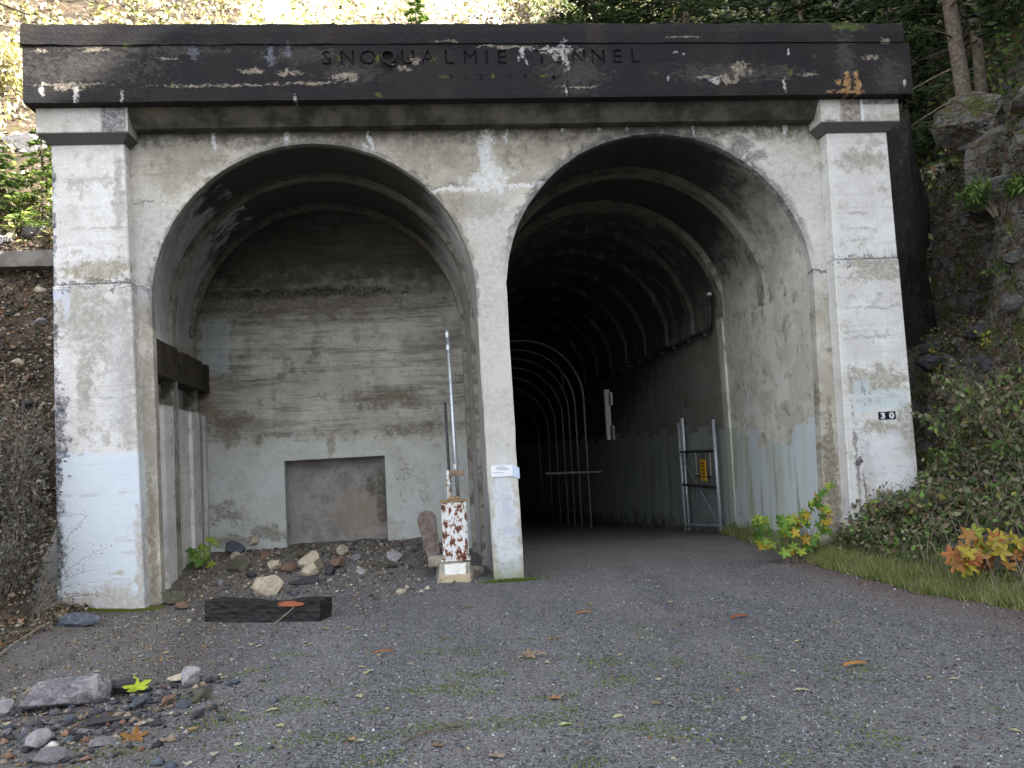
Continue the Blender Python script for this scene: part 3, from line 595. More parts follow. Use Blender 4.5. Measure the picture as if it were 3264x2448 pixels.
for t in cutters:     # carve the glyphs one by one
    cut = bpy.data.objects.new('cut', t); COL.objects.link(cut)
    bo = beam.modifiers.new('b', 'BOOLEAN'); bo.object = cut; bo.operation = 'DIFFERENCE'; bo.solver = 'EXACT'
dg = bpy.context.evaluated_depsgraph_get(); dg.update(); new = bpy.data.meshes.new_from_object(beam.evaluated_get(dg)); beam.modifiers.clear(); beam.data = new
new.materials.clear(); new.materials.append(M['beam'])
for o in [o for o in COL.objects if o.name.startswith('cut')]: bpy.data.objects.remove(o)
for gme in glyphs: link('carved_letter', gme, M['beam'], beam)
# coping course: its lower front edge is broken and uneven, top slightly worn
xs = seq((-6.39, 6.47, .08)); V = []; n = len(xs)
for x in xs:
    k = 1 if x < -2.2 else .35
    zb = 7.785+.02*k*nz(x, 0, 2.2, 1)+.012*k*nz(x, 0, 9, 2); pr = .012+.020*k*(.5+nz(x, 0, 1.1, 5))
    zt = 8.10+.022*nz(x, 0, 2.2, 6)+.012*nz(x, 0, 9, 2)
    V += [(x, -.60-pr, zb), (x, -.615-pr*.4, 7.95), (x, -.605, zt-.015), (x, -.57, zt), (x, .5, zt), (x, .5, 7.78), (x, -.5, 7.776)]
F = [(i*7+k, i*7+(k+1) % 7, (i+1)*7+(k+1) % 7, (i+1)*7+k) for i in range(n-1) for k in range(7)]
F += [tuple(range(6, -1, -1)), tuple((n-1)*7+k for k in range(7))]
pyd('coping', V, F, M['beam'], portal)
# side walls of the block, buried in the banks
m = MB(); m.box(-6.08, -5.8, .172, 5, -.4, 6.9); m.build('side_wall', M['facade'], portal)
m = MB(); m.box(5.4, 6.2, .172, 5, -.4, 6.9); m.build('side_wall', M['facade'], portal)

# ---- the walled-up left bay
def section(c, r, xl, xr, zb): # inner profile, left foot to right foot
    return [(xl, zb), (xl, zb*.5+c[1]*.5)]+arc(c[0], c[1], r, PI, 0, 40)+[(xr, zb*.5+c[1]*.5), (xr, zb)]
def loft(name, secs, mat, parent, smooth=True):   # secs: list of (y, pts)
    n = len(secs[0][1]); V = [(x, y, z) for y, p in secs for x, z in p]
    F = [(j*n+i, (j+1)*n+i, (j+1)*n+i+1, j*n+i+1) for j in range(len(secs)-1) for i in range(n-1)]
    o = pyd(name, V, F, mat, parent); 
    return o
bay_c = lambda y: (-2.60-.055*y, 4.2)
def bay_sec(y, extra): # only the part above the lintel on the left side
    c = bay_c(y); r = 2.40+.035*y+extra
    return arc(c[0], c[1], r, PI*1.052, 0, 40)+[(c[0]+r, 2.), (c[0]+r, -.4)]
loft('bay_vault', [(y, bay_sec(y, .045)) for y in (.165, 1.0, 1.75, 2.5, 3.5, 4.35)], M['bay'], portal)
for y0 in (1.75, 3.75):
    c = bay_c(y0); r = 2.37+.035*y0; y1 = y0+.24
    inner = section(c, r, c[0]-r, c[0]+r, -.4); outer = section(c, r+.2, c[0]-r-.2, c[0]+r+.2, -.4); n = len(inner)
    V = [(x, y0, z) for x, z in inner]+[(x, y0, z) for x, z in outer]+[(x, y1, z) for x, z in outer]+[(x, y1, z) for x, z in inner]
    F = [(a*n+i, a*n+i+1, ((a+1) % 4)*n+i+1, ((a+1) % 4)*n+i) for a in range(4) for i in range(n-1)]
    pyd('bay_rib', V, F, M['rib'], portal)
# lintel, infill panels between the ribs, dark slot above them
for y0, y1 in ((.172, 1.75), (2.07, 3.75), (4.07, 4.36)):
    X = -4.955-.05*y0
    m = MB(); m.hexa([(X-.4, y0, 3.28), (X, y0, 3.28), (X-.05*(y1-y0), y1, 3.28), (X-.4, y1, 3.28), (X-.4, y0, 3.80), (X, y0, 3.80), (X-.05*(y1-y0), y1, 3.80), (X-.4, y1, 3.80)])
    m.build('lintel', M['lintel'], portal)
    m = MB(); m.box(X-.6, X-.455, y0, y1, -.3, 2.9); m.build('panel_back', M['darkconc'], portal)  # dark sheet behind the gaps, their deep shade put into its colour
    m = MB(); m.box(X-.45, X-.13, y0+(.05 if y0 < 1 else .16), y1-.16, -.3, 2.86); m.box(X-.14, X-.07, (y0+y1)/2-.07, (y0+y1)/2+.07, -.3, 2.83); m.box(X-.62, X-.46, y0, y1, 2.9, 3.6); m.build('infill_panel', M['bay'], portal)
m = MB(); m.box(-5.66, -5.14, 2.6, 3.2, 3.803, 3.93); m.build('sill_block', M['footing'], portal)
# back wall with its shallow niche
nx0, nx1, nz1, YB = -3.82, -1.90, 1.90, 4.35
V = [(-5.9, YB, -.4), (nx0, YB, -.4), (nx0, YB, nz1), (nx1, YB, nz1+.0), (nx1, YB, -.4), (.0, YB, -.4), (.0, YB, 7), (-5.9, YB, 7), (-5.9, YB, nz1), (.0, YB, nz1)]
V += [(x, y+.45, z) for x, y, z in V[1:5]]
F = [(0, 1, 2, 8), (4, 5, 9, 3), (8, 2, 3, 9, 6, 7), (1, 10, 11, 2), (2, 11, 12, 3), (3, 12, 13, 4)]
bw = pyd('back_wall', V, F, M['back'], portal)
def mat_niche():
    g = G('niche_back'); n = g.noise(2.5, 7, .7); n2 = g.noise(9, 6, .7); X, Z = g.x, g.z
    col = g.mix(g.rmp(n, .4, .6), (.36, .345, .325), (.25, .235, .22)); col = g.mix(g.m('MULTIPLY', g.rmp(n2, .5, .7), .5), col, (.14, .125, .11))
    col = g.blobs(col, X, Z, n2, [(-3.7, .9, .12, 1.2), (-2.2, .9, .12, .35)], (.30, .28, .26), .7, w=.5)
    col = g.blobs(col, X, Z, n2, [(-2.5, .8, .45, .4)], (.33, .25, .19), .75, w=1.4, soft=.3)
    col = g.blobs(col, X, Z, n2, [(-2.0, 1.1, .12, .6), (-2.2, 1.3, .1, .2)], (.08, .065, .05), .8, w=1.2, soft=.3)
    col = g.blobs(col, X, Z, n2, [(-2.2, .42, .4, .07)], (.38, .33, .30), .7, w=.9)
    g.bump(n2, .4, .02); return g.done(col, .95)
m = MB(); m.box(nx0-.1, nx1+.1, YB+.44, YB+.6, -.4, 2.05); m.build('niche_panel', mat_niche(), bw)

# ---- the tunnel
def tun_sec(y, extra=0.):
    fl = -.5-.065*max(0, y-3.5); xo = -.0009*max(0, y-6)**2*1.0; st = 0.0 if y < 4.3 else .05
    c = (2.60+xo, 4.22); r = 2.53+extra
    xr = 5.0+xo+st; xl = .07+xo
    p = [(xl, fl), (xl, 2.2)]+arc(c[0], c[1], r, PI, 0, 44)+[(xr, 4.0), (xr, 2.2), (xr-.06, fl)]
    return [(min(max(x, xl), xr), z) for x, z in p]
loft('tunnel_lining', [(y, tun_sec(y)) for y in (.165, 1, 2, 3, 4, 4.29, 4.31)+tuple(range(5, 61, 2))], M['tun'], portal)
pyd('tunnel_end', [(-3, 60, -6), (7, 60, -6), (7, 60, 8), (-3, 60, 8)], [(0, 1, 2, 3)], M['tun'], portal)
for k in range(14):
    y0 = 1.9+2.05*k; xo = -.0009*max(0, y0-6)**2; cx = 2.60+xo; V = []; n = 41
    for i in range(n):
        a = PI-PI*i/(n-1); e = min(1, math.sin(a)/.30) if math.sin(a) > 0 else 0
        ri = 2.53-.12*e**.6; V += [(min(cx+ri*math.cos(a), 4.98+xo), y0, 4.22+ri*math.sin(a)), (cx+2.62*math.cos(a), y0, 4.22+2.62*math.sin(a)), (cx+2.62*math.cos(a), y0+.28, 4.22+2.62*math.sin(a)), (min(cx+ri*math.cos(a), 4.98+xo), y0+.28, 4.22+ri*math.sin(a))]
    F = [(i*4+q, i*4+(q+1) % 4, (i+1)*4+(q+1) % 4, (i+1)*4+q) for i in range(n-1) for q in range(4)]
    pyd('tunnel_rib', V, F, M['rib'] if k < 2 else M['tun'], portal)  # deeper ribs take the darker tunnel colour, gloom painted in
m = MB(); m.box(4.955, 5.12, 4.02, 4.32, -.4, 4.3); m.build('wall_buttress', M['tun'], portal)


# ------------------------------------------------------------------ plant, rock and leaf builders
def orient(n, flat=0.0):
    d = rng.normal(size=(n, 3)); d[:, 2] *= (1-flat); d /= np.linalg.norm(d, axis=1)[:, None]
    k = rng.normal(size=(n, 3)); k[:, 2] *= (1-flat)
    s = np.cross(d, k); s /= np.linalg.norm(s, axis=1)[:, None]; return d, s
def leaf_quads(P, size, width=.55, flat=0.0, D=None, fold=.25):
    n = len(P); d, s = orient(n, flat)
    if D is not None:
        d = D/np.linalg.norm(D, axis=1)[:, None]; s = np.cross(d, rng.normal(size=(n, 3))); s /= np.linalg.norm(s, axis=1)[:, None]
    size = np.asarray(size).reshape(-1, 1)*np.ones((n, 1)); nn = np.cross(d, s)
    V = np.stack([P-d*size*.5, P+s*size*width*.5+nn*size*fold*.3, P+d*size*.5, P-s*size*width*.5+nn*size*fold*.3], 1).reshape(-1, 3)
    return V, np.arange(n*4).reshape(-1, 4)
def pal(n, palette, var=.18):
    p = np.array([c for c, w in palette]); w = np.array([w for c, w in palette], float); c = p[rng.choice(len(p), n, p=w/w.sum())]
    return np.clip(c*(1+rng.normal(size=(n, 1))*var), .003, 1)
def foliage(name, P, size, palette, parent, width=.55, flat=0., D=None, var=.2):
    V, F = leaf_quads(P, size, width, flat, D); c = pal(len(P), palette, var)
    return np_mesh(name, V, F, M['leaf'], parent, np.repeat(c, 4, 0))
def shrub(name, label, loc, h, r, ns, nl, ls, palette, cat='shrub', group=None, lean=(0, 0), stem=None, sr=.008, jitter=.10, width=.6, start=.3, droop=.25):
    t = empty(name, loc, label, cat, group); m = MB(); C = []; D = []
    for i in range(ns):
        a = rng.uniform(0, 2*PI); q = rng.uniform(.2, 1)**.6; L = h*rng.uniform(.6, 1.05)
        ex, ey = math.cos(a)*r*q+lean[0]*L/h, math.sin(a)*r*q+lean[1]*L/h
        b = (math.cos(a)*r*.12, math.sin(a)*r*.12, -.08); pts = []
        for k in range(7):
            u = k/6; pts.append((b[0]+(ex)*u**1.2+.03*h*rng.normal()*u*.5, b[1]+ey*u**1.2+.03*h*rng.normal()*u*.5, b[2]+L*(u-droop*u*u*q)/(1-droop*q*.5)))
        m.tube(pts, sr*rng.uniform(.7, 1.3), 5, sr*.3, caps=False)
        P = np.array(pts)
        for _ in range(max(1, nl//ns)):
            u = start+(1-start)*rng.uniform()**.7; f = u*6; j = min(5, int(f)); p = P[j]+(P[j+1]-P[j])*(f-j)
            o = rng.normal(size=3)*jitter*h*.6; C.append(p+o); D.append(o+rng.normal(size=3)*.02+np.array([0, 0, -.01]))
    m.build('stems', stem or M['dry'], t)
    foliage('foliage', np.array(C), ls*rng.uniform(.6, 1.3, len(C)), palette, t, width, D=np.array(D)); return t
def conifer(name, label, loc, h, r, nb, palette, trunk_r=.05, base=.05, cat='conifer', dens=26, nsz=.10, group=None, crown_from=0., lean=(0, 0)):
    t = empty(name, loc, label, cat, group)
    m = MB(); tp = [(lean[0]*k/5*h+.02*h*.3*math.sin(k), lean[1]*k/5*h, -.3+(h+.3)*k/5) for k in range(6)]; m.tube(tp, trunk_r, 9, trunk_r*.25); m.build('trunk', M['bark'], t, smooth=True)
    b = MB(); C = []; D = []
    for i in range(nb):
        u = base+(1-base)*(i+.5)/nb; 
        if u < crown_from and i % 3: continue
        L = r*(1-u)**.8*rng.uniform(.65, 1.15)+.04; a = i*2.4+rng.uniform(-.4, .4); dz = rng.uniform(-.25, .1)
        z0 = h*u; pts = [(lean[0]*z0+math.cos(a)*L*k/4, lean[1]*z0+math.sin(a)*L*k/4, z0+L*(dz*k/4-.25*(k/4)**2+.12*(k/4)**3)) for k in range(5)]
        b.tube(pts, max(.004, trunk_r*.16), 4, .003, caps=False)
        if u < crown_from: continue
        n = max(6, int(dens*L/r*1.6)); P = np.array(pts)
        for _ in range(n):
            f = rng.uniform(.12, 1)**.8*4; j = min(3, int(f)); p = P[j]+(P[j+1]-P[j])*(f-j)
            side = np.array([-math.sin(a), math.cos(a), 0])*rng.choice([-1, 1]); d = np.array([math.cos(a), math.sin(a), -.1])*.6+side*rng.uniform(.3, 1)+rng.normal(size=3)*.15
            C.append(p+side*rng.uniform(0, .22)*L+np.array([0, 0, rng.normal()*.03*L])); D.append(d)
    b.build('branches', M['bark'], t)
    foliage('crown', np.array(C), nsz*rng.uniform(.7, 1.4, len(C)), palette, t, .32, D=np.array(D)); return t
def rock_mesh(seed, dims, cuts=9, rough=.16, sub=3):
    bm = bmesh.new(); bmesh.ops.create_icosphere(bm, subdivisions=sub, radius=1); r = random.Random(seed)
    pl = []
    for _ in range(cuts+8):
        v = Vector((r.gauss(0, 1), r.gauss(0, 1), r.gauss(0, 1))).normalized(); pl.append((v, r.uniform(.50, .80)))
    for v in bm.verts:
        for n, d in pl:
            k = v.co.dot(n)-d
            if k > 0: v.co -= n*k
        v.co *= 1+rough*.6*mn.noise(v.co*1.6+Vector((seed, 0, 0)))+rough*.3*mn.noise(v.co*5+Vector((0, seed, 0)))
        v.co = Vector((v.co.x*dims[0], v.co.y*dims[1], v.co.z*dims[2]))
    me = bpy.data.meshes.new('rock'); bm.to_mesh(me); bm.free(); return me
def rock(label, loc, dims, mat, rz=0, tilt=0, seed=1, group=None, name='rock', cuts=9, rough=.09):
    o = link(name, rock_mesh(seed, dims, cuts, rough), mat); o.location = loc; o.rotation_euler = (tilt, 0, rz)
    return tag(o, label, 'rock', group)
K = dict(shadowed=mat_rock('cleft_shade_rock', (.030, .027, .023), (.012, .011, .010), (.055, .05, .038)), slab=mat_rock('slab_rock', (.25, .24, .265), (.085, .083, .09), (.38, .36, .37)), tan=mat_rock('tan_rock', (.60, .53, .40), (.38, .32, .23), (.64, .59, .49)), grey=mat_rock('grey_rock', (.26, .25, .27), (.15, .145, .15), (.33, .31, .33)),  # first material: deep shade of the cleft put into a rock colour
    dark=mat_rock('dark_rock', (.045, .048, .058), (.08, .08, .085), (.03, .03, .035)), bankx=None, white=mat_rock('white_rock', (.42, .40, .42), (.26, .25, .26), (.48, .45, .46)),
    rust=mat_rock('rusty_rock', (.24, .15, .11), (.15, .10, .075), (.32, .23, .17)), green=mat_rock('olive_rock', (.13, .125, .09), (.08, .075, .055), (.17, .16, .12)),
    bank=mat_rock('bank_rock', (.12, .115, .11), (.05, .048, .045), (.24, .235, .22)), blue=mat_rock('blue_grey_rock', (.12, .14, .17), (.07, .08, .10), (.19, .21, .24)))

# ------------------------------------------------------------------ left bay: cabinet, pipes, rocks
def mat_rusty():
    g = G('rusted_white_paint'); n = g.noise(7, 7, .7, P=g.scl((1.6, 1, 1))); n2 = g.noise(30, 5, .7)
    e = g.m('ADD', n, g.m('MULTIPLY', g.m('SUBTRACT', n2, .5), .12)); r1 = g.rmp(e, .52, .545)
    rim = g.rmp(e, .49, .53); col = g.mix(rim, (.72, .73, .75), (.52, .36, .22)); col = g.mix(r1, col, (.13, .042, .03))
    col = g.mix(g.rmp(n2, .55, .7, 0, .25), col, (.3, .2, .14)); g.bump(r1, -.5, .006); return g.done(col, .6)
RUSTY = mat_rusty()
cab = empty('steel_cabinet', (-.74, .48, .28), 'white painted steel cabinet blotched with brown rust on a concrete footing beside the pier', 'cabinet')
m = MB(); m.box(-.19, .19, -.14, .14, .03, .87, .008); m.build('body', RUSTY, cab)
m = MB(); m.box(-.165, .165, -.152, -.141, .055, .825, .004); m.build('front_panel', RUSTY, cab)
m = MB(); m.box(-.225, .225, -.17, .17, 0, .028, .005); m.build('base_flange', RUSTY, cab)
m = MB(); m.box(-.21, .21, -.16, .16, .872, .895, .005); m.box(-.09, .11, -.08, .08, .896, .94, .02); m.build('lid', simple('rusty_lid', (.42, .31, .18), (.22, .13, .07), 9), cab)
for zz in (.08, .42, .78):
    for xx in (-.178, .178):
        m = MB(); m.tube([(xx, -.141, zz), (xx, -.155, zz)], .009, 8); m.build('bolt', M['darksteel'], cab)
def mat_foot():
    g = G('painted_footing'); n = g.noise(6, 7, .7); col = g.mix(g.rmp(n, .4, .6), (.34, .31, .26), (.20, .185, .16))
    pz = g.blob(g.x, g.z, n, 0, .19, .15, .075, .5, .08, 1); col = g.mix(g.m('MULTIPLY', pz, g.m('LESS_THAN', g.y, .2)), col, (.72, .72, .68))
    lo = g.blob(g.x, g.z, n, .02, .03, .24, .09, .6, .2, 1); col = g.mix(g.m('MULTIPLY', lo, .7), col, (.48, .39, .25))
    g.bump(n, .6, .02); return g.done(col, .95)
V = [(-.30, -.06, -.1), (.24, -.12, -.1), (.36, .5, -.1), (-.32, .55, -.1), (-.22, .06, .275), (.21, .03, .275), (.22, .5, .275), (-.24, .5, .275)]
ft = MB(); ft.hexa(V); bmesh.ops.subdivide_edges(ft.bm, edges=ft.bm.edges[:], cuts=5, use_grid_fill=True)
for v in ft.bm.verts: v.co += Vector((mn.noise(v.co*7), mn.noise(v.co*7+Vector((5, 0, 0))), mn.noise(v.co*7+Vector((0, 5, 0)))*.6))*.035
o = ft.build('footing_block', mat_foot()); o.location = (-.77, .12, -.005); tag(o, 'crumbling concrete footing with a white paint patch under the rusty cabinet', 'footing')
o = rock('low weathered concrete lump right of the cabinet footing, against the pier', (-.45, .55, .08), (.12, .16, .14), M['footing'], .3, 0, 31, name='concrete_lump'); o['category'] = 'concrete block'
# round-topped iron plate leaning left of the cabinet
pts = [(-.10, 0), (.10, 0)]+[(.145*math.cos(a), .54+.145*math.sin(a)) for a in np.linspace(-.1, PI+.1, 14)]
bm = bmesh.new(); lo = [bm.verts.new((x, 0, z)) for x, z in pts]; hi = [bm.verts.new((x, .035, z)) for x, z in pts]
bm.faces.new(lo); bm.faces.new(hi[::-1]); n = len(pts)
for i in range(n): bm.faces.new((lo[i], hi[i], hi[(i+1) % n], lo[(i+1) % n]))
bmesh.ops.recalc_face_normals(bm, faces=bm.faces[:]); me = bpy.data.meshes.new('iron_plate'); bm.to_mesh(me); bm.free()
o = link('iron_plate', me, simple('grimy_iron', (.20, .185, .175), (.12, .07, .055), 9, .8)); o.location = (-1.07, .62, .35); o.rotation_euler = (-.08, -.14, .1)
tag(o, 'round-topped grimy iron plate propped upright left of the rusty cabinet', 'iron plate')
m = MB(); m.box(-1.16, -.90, .45, .75, .20, .35, .01); o = m.build('plate_block', M['footing']); tag(o, 'small concrete block under the round-topped iron plate', 'concrete block')
pipe = empty('conduit_pipe', (-.70, .62, 1.17), 'tall galvanised conduit pipe rising from the rusty cabinet beside the pier', 'pipe')
m = MB(); m.tube([(.045, 0, 0), (.03, 0, .7), (.0, .0, 2.62)], .030, 12); m.build('pipe', M['galv'], pipe, smooth=True)
for z, rr in ((.46, .045), (2.5, .036), (2.3, .036)):
    m = MB(); m.tube([(.03-.012*z, 0, z), (.03-.012*z, 0, z+.08)], rr, 12); m.build('coupling', M['galv'], pipe)
m = MB(); m.box(-.09, .16, -.045, .045, .36, .44, .006); m.build('bracket', simple('rusty_bracket', (.33, .27, .2), (.2, .12, .08), 9), pipe)
m = MB(); m.tube([(-.07, .08, .1), (-.085, .1, 1.5)], .022, 8); m.build('back_conduit', M['darksteel'], pipe)
m = MB(); m.tube([(-.80, .47, 1.17), (-.80, .47, 1.62)], .036, 12, .022); m.tube([(-.80, .47, 1.40), (-.80, .47, 1.43)], .042, 12)
tag(m.build('white_riser', RUSTY, None, True), 'short tapering white riser pipe on the lid of the rusty cabinet', 'pipe')

rock('large blocky tan stone with a notched top, nearest the charred timber', (-3.45, .16, .12), (.27, .20, .20), K['tan'], .2, .1, 3, cuts=6)
rock('long layered black stone just right of the notched tan stone', (-3.00, .62, .09), (.30, .14, .10), K['dark'], -.25, .1, 4)
rock('round charcoal stone at the right end of the bay rock heap', (-2.68, 1.15, .17), (.13, .12, .12), K['dark'], .4, 0, 5)
rock('pale angular block topping the heap below the niche', (-3.02, 1.55, .27), (.26, .20, .20), K['tan'], .5, .2, 6, cuts=6)
rock('buff stone in front of the pale block in the heap', (-2.98, 1.08, .20), (.19, .15, .13), K['tan'], -.2, 0, 7)
rock('small yellowish stone left of the heap', (-3.62, 1.75, .24), (.14, .12, .13), K['tan'], .9, 0, 8)
rock('pinkish brown stone lying flat in the heap', (-3.38, 1.65, .22), (.18, .14, .10), K['rust'], .1, .1, 9)
rock('brown stone behind the charcoal stone', (-2.60, 1.62, .22), (.18, .14, .10), K['rust'], -.4, 0, 10)
rock('olive green boulder leaning left of the heap', (-4.22, 2.0, .24), (.24, .20, .20), K['green'], .3, 0, 11, cuts=6)
rock('dark slate slab against the foot of the back wall', (-4.62, 3.55, .36), (.26, .15, .16), K['blue'], -.3, .3, 12, cuts=5)
rock('cream stone on top of the dark slate slab', (-4.35, 3.9, .44), (.13, .12, .10), K['tan'], .3, 0, 13)
rock('white-topped triangular stone at the foot of the niche right edge', (-1.72, 1.75, .24), (.18, .13, .13), K['white'], -.5, .3, 14, cuts=5)
rock('mossy block under the white-topped stone', (-1.78, 1.35, .15), (.22, .15, .11), K['green'], -.2, 0, 15, cuts=6)
rock('flat pale stone pair fragment in the open gravel before the footing', (-1.55, -.62, .035), (.10, .07, .045), K['tan'], .3, 0, 16)
rock('reddish block beside the left pilaster inner foot', (-4.46, -.55, .05), (.13, .11, .07), K['rust'], .2, 0, 17)
rock('mossy brown block at the foot of the first bay column', (-4.70, -.12, .11), (.20, .15, .13), K['green'], 0, 0, 18, cuts=6)
rock('bluish stone standing by the left corner of the pilaster', (-5.50, -1.35, .08), (.33, .18, .12), K['blue'], .15, 0, 19)
for i, (x, y, sc, mk, lb) in enumerate([(-4.45, 2.9, .13, 'tan', 'pale stone just right of the lime weed'), (-4.0, 2.9, .12, 'rust', 'brown stone behind the olive boulder'), (-3.9, 1.3, .10, 'dark', 'dark stone left of the notched stone'), (-2.35, 2.0, .12, 'grey', 'grey stone right of the heap under the niche'), (-3.3, 2.6, .14, 'green', 'olive stone behind the pale block'),
        (-2.2, 1.1, .08, 'white', 'small white stone between heap and cabinet'), (-3.05, -.05, .07, 'blue', 'small bluish stone right of the notched tan stone'), (-2.95, -.75, .06, 'white', 'white chip behind the charred timber'), (-4.3, 1.0, .09, 'grey', 'grey stone in the rubble by the first bay column'), (-1.45, 2.6, .10, 'grey', 'grey stone at the wall foot left of the iron plate'), (-2.65, 2.7, .15, 'tan', 'broad buff stone at the niche foot'), (-3.75, .75, .09, 'rust', 'reddish stone above the notched tan stone')]):
    rock(lb, (x, y, gh(x, y)+sc*.4), (sc*1.25, sc, sc*.8), K[mk], i*1.1, 0, 130+i)
# heaped rubble and chips: nobody could count it
def scatter_stones(name, pts, size, palette, label, kind='stuff', flatz=.7):
    base = np.array([(1, 0, 0), (0, 1, 0), (-1, 0, 0), (0, -1, 0), (0, 0, 1), (0, 0, -1)], float); Fb = np.array([(0, 1, 4), (1, 2, 4), (2, 3, 4), (3, 0, 4), (1, 0, 5), (2, 1, 5), (3, 2, 5), (0, 3, 5)])
    n = len(pts); jit_ = base[None]*rng.uniform(.6, 1.3, (n, 6, 1))+rng.normal(size=(n, 6, 3))*.12; jit_[:, :, 2] *= flatz
    a = rng.uniform(0, 2*PI, n); c, s_ = np.cos(a), np.sin(a); x = jit_[:, :, 0]*c[:, None]-jit_[:, :, 1]*s_[:, None]; y = jit_[:, :, 0]*s_[:, None]+jit_[:, :, 1]*c[:, None]
    V = np.stack([x, y, jit_[:, :, 2]], 2)*np.asarray(size).reshape(-1, 1, 1)+pts[:, None, :]
    F = (Fb[None]+np.arange(n)[:, None, None]*6).reshape(-1, 3); col = np.repeat(pal(n, palette, .25), 6, 0)
    return tag(np_mesh(name, V.reshape(-1, 3), F, M['pebble'], None, col), label, None, None, kind)
def on_ground(n, x0, x1, y0, y1, dens=None, lift=0.):
    x = rng.uniform(x0, x1, n); y = rng.uniform(y0, y1, n)
    if dens is not None: k = rng.uniform(size=n) < np.array([dens(a, b) for a, b in zip(x, y)]); x, y = x[k], y[k]
    return np.stack([x, y, np.array([gh(a, b) for a, b in zip(x, y)])+lift], 1)
GP = [((.13, .13, .14), 6), ((.045, .045, .05), 4), ((.25, .25, .26), 3), ((.46, .46, .48), .7), ((.12, .10, .085), 1.2), ((.22, .19, .16), .5)]
p = on_ground(70000, -5.2, 5.5, -8.6, -2.5, lambda x, y: .35+.65*min(1, max(0, (-2.5-y)/4))); scatter_stones('gravel_stones', p, rng.uniform(.005, .012, len(p))*(1+.8*(rng.uniform(size=len(p)) > .97)), GP, 'loose crushed grey gravel')
p = on_ground(16000, -5.4, 5.0, -3, 3.2, lambda x, y: 1 if y < .2 or x < -.4 else .25); scatter_stones('gravel_chips', p, rng.uniform(.006, .014, len(p)), GP, 'coarser gravel chips before the portal')
RP = [((.38, .33, .26), 3), ((.19, .17, .15), 3), ((.07, .065, .06), 3), ((.42, .38, .32), 1), ((.20, .13, .09), 1.5)]
p = on_ground(6000, -4.95, -.5, -.9, 4.2, lambda x, y: min(1, .25+.2*(y+.9))*(1 if x < -1.2 else .5), .005); scatter_stones('rubble', p, .008+.045*rng.uniform(size=len(p))**4, RP, 'broken stone rubble on the floor of the walled-up bay')
FP = [((.05, .05, .06), 4), ((.12, .11, .12), 3), ((.25, .2, .15), 1.5), ((.4, .38, .36), .8), ((.20, .12, .085), 1), ((.08, .095, .12), 1)]
def pile(x, y): return math.exp(-((x+3.7+.12*(y+5.4))/.72)**2-((y+5.6)/.85)**2)
p = on_ground(2600, -5.2, -2.2, -7.3, -4.2, pile, .01); scatter_stones('pile_stones', p, .012+.045*rng.uniform(size=len(p))**2, FP, 'small mixed stones and crumbs of the foreground rock pile')

rock('big flat grey slab, largest rock of the foreground pile', (-4.22, -5.02, .10), (.38, .24, .17), K['slab'], .25, .35, 21, cuts=9, rough=.3)
rock('dark knobbly lump touching the right end of the grey slab', (-3.76, -4.84, .08), (.12, .10, .09), K['dark'], .2, 0, 22)
rock('pale pinkish white rock left of the grey slab', (-4.58, -5.22, .06), (.12, .10, .09), K['white'], .8, 0, 23)
rock('whitish rounded rock at the far right of the foreground pile', (-3.26, -4.78, .09), (.12, .10, .09), K['white'], .1, 0, 24, cuts=6)
rock('flat buff rock tucked behind the whitish rounded rock', (-3.38, -4.58, .05), (.15, .09, .05), K['tan'], .3, 0, 25)
rock('rusty orange oblong rock below the whitish rounded rock', (-3.29, -5.33, .05), (.055, .12, .05), K['rust'], -.3, .1, 26)
rock('narrow olive rock tilted right of the rusty orange rock', (-3.05, -5.25, .05), (.07, .16, .05), K['green'], -.5, .2, 27)
rock('deep blue-black stone between the orange and olive rocks', (-3.13, -5.45, .03), (.075, .06, .05), K['blue'], .2, 0, 28)
rock('blue grey egg-shaped stone in the middle of the foreground pile', (-3.50, -5.36, .05), (.06, .10, .06), K['blue'], -.4, 0, 29)
rock('tan and white oval stone at the lower left', (-3.93, -6.15, .07), (.09, .12, .08), K['white'], .3, .2, 30, cuts=5)
rock('grey flat rock on the bottom edge of the photo at left', (-3.70, -6.47, .04), (.20, .12, .06), K['grey'], .3, 0, 32)
rock('smooth lavender grey flat rock right of the oval stone', (-3.45, -6.20, .03), (.15, .09, .04), K['grey'], .6, .1, 33)
rock('long dark flat shard below the grey slab', (-3.62, -5.72, .03), (.26, .07, .04), K['dark'], .2, 0, 34)
rock('curved pinkish brown stone above the yellow maple leaf', (-3.80, -4.62, .03), (.10, .05, .04), K['rust'], -.2, 0, 35)
rock('small dark round stone under the front of the slab', (-3.92, -5.60, .04), (.06, .05, .045), K['blue'], 0, 0, 36)
for i, (x, y, sc) in enumerate([(-3.6, -4.85, .05), (-3.45, -5.0, .05), (-3.52, -5.12, .045), (-3.35, -5.1, .05), (-3.62, -5.15, .04), (-4.3, -5.8, .05), (-4.1, -5.95, .05), (-3.2, -5.9, .045), (-2.95, -5.75, .05), (-3.7, -5.95, .05), (-4.35, -4.55, .05), (-3.05, -4.7, .045)]):
    rock(['fist-sized dark stone above right of the yellow maple leaf', 'fist-sized grey stone right of the yellow maple leaf', 'fist-sized bluish stone midway to the whitish rounded rock', 'fist-sized dark stone above the rusty orange rock', 'fist-sized dark stone touching the tip of the yellow maple leaf', 'fist-sized grey stone below the left end of the slab', 'fist-sized bluish stone left of the tan and white oval stone', 'fist-sized dark stone right of the mint white leaf', 'fist-sized dark stone lowest under the olive rock', 'fist-sized grey stone below the long dark shard', 'fist-sized bluish stone behind the grey slab', 'fist-sized dark stone furthest right behind the whitish rock'][i], (x, y, .03), (sc*1.3, sc, sc*.8), K[('dark', 'grey', 'blue', 'dark')[i % 4]], i, 0, 50+i)

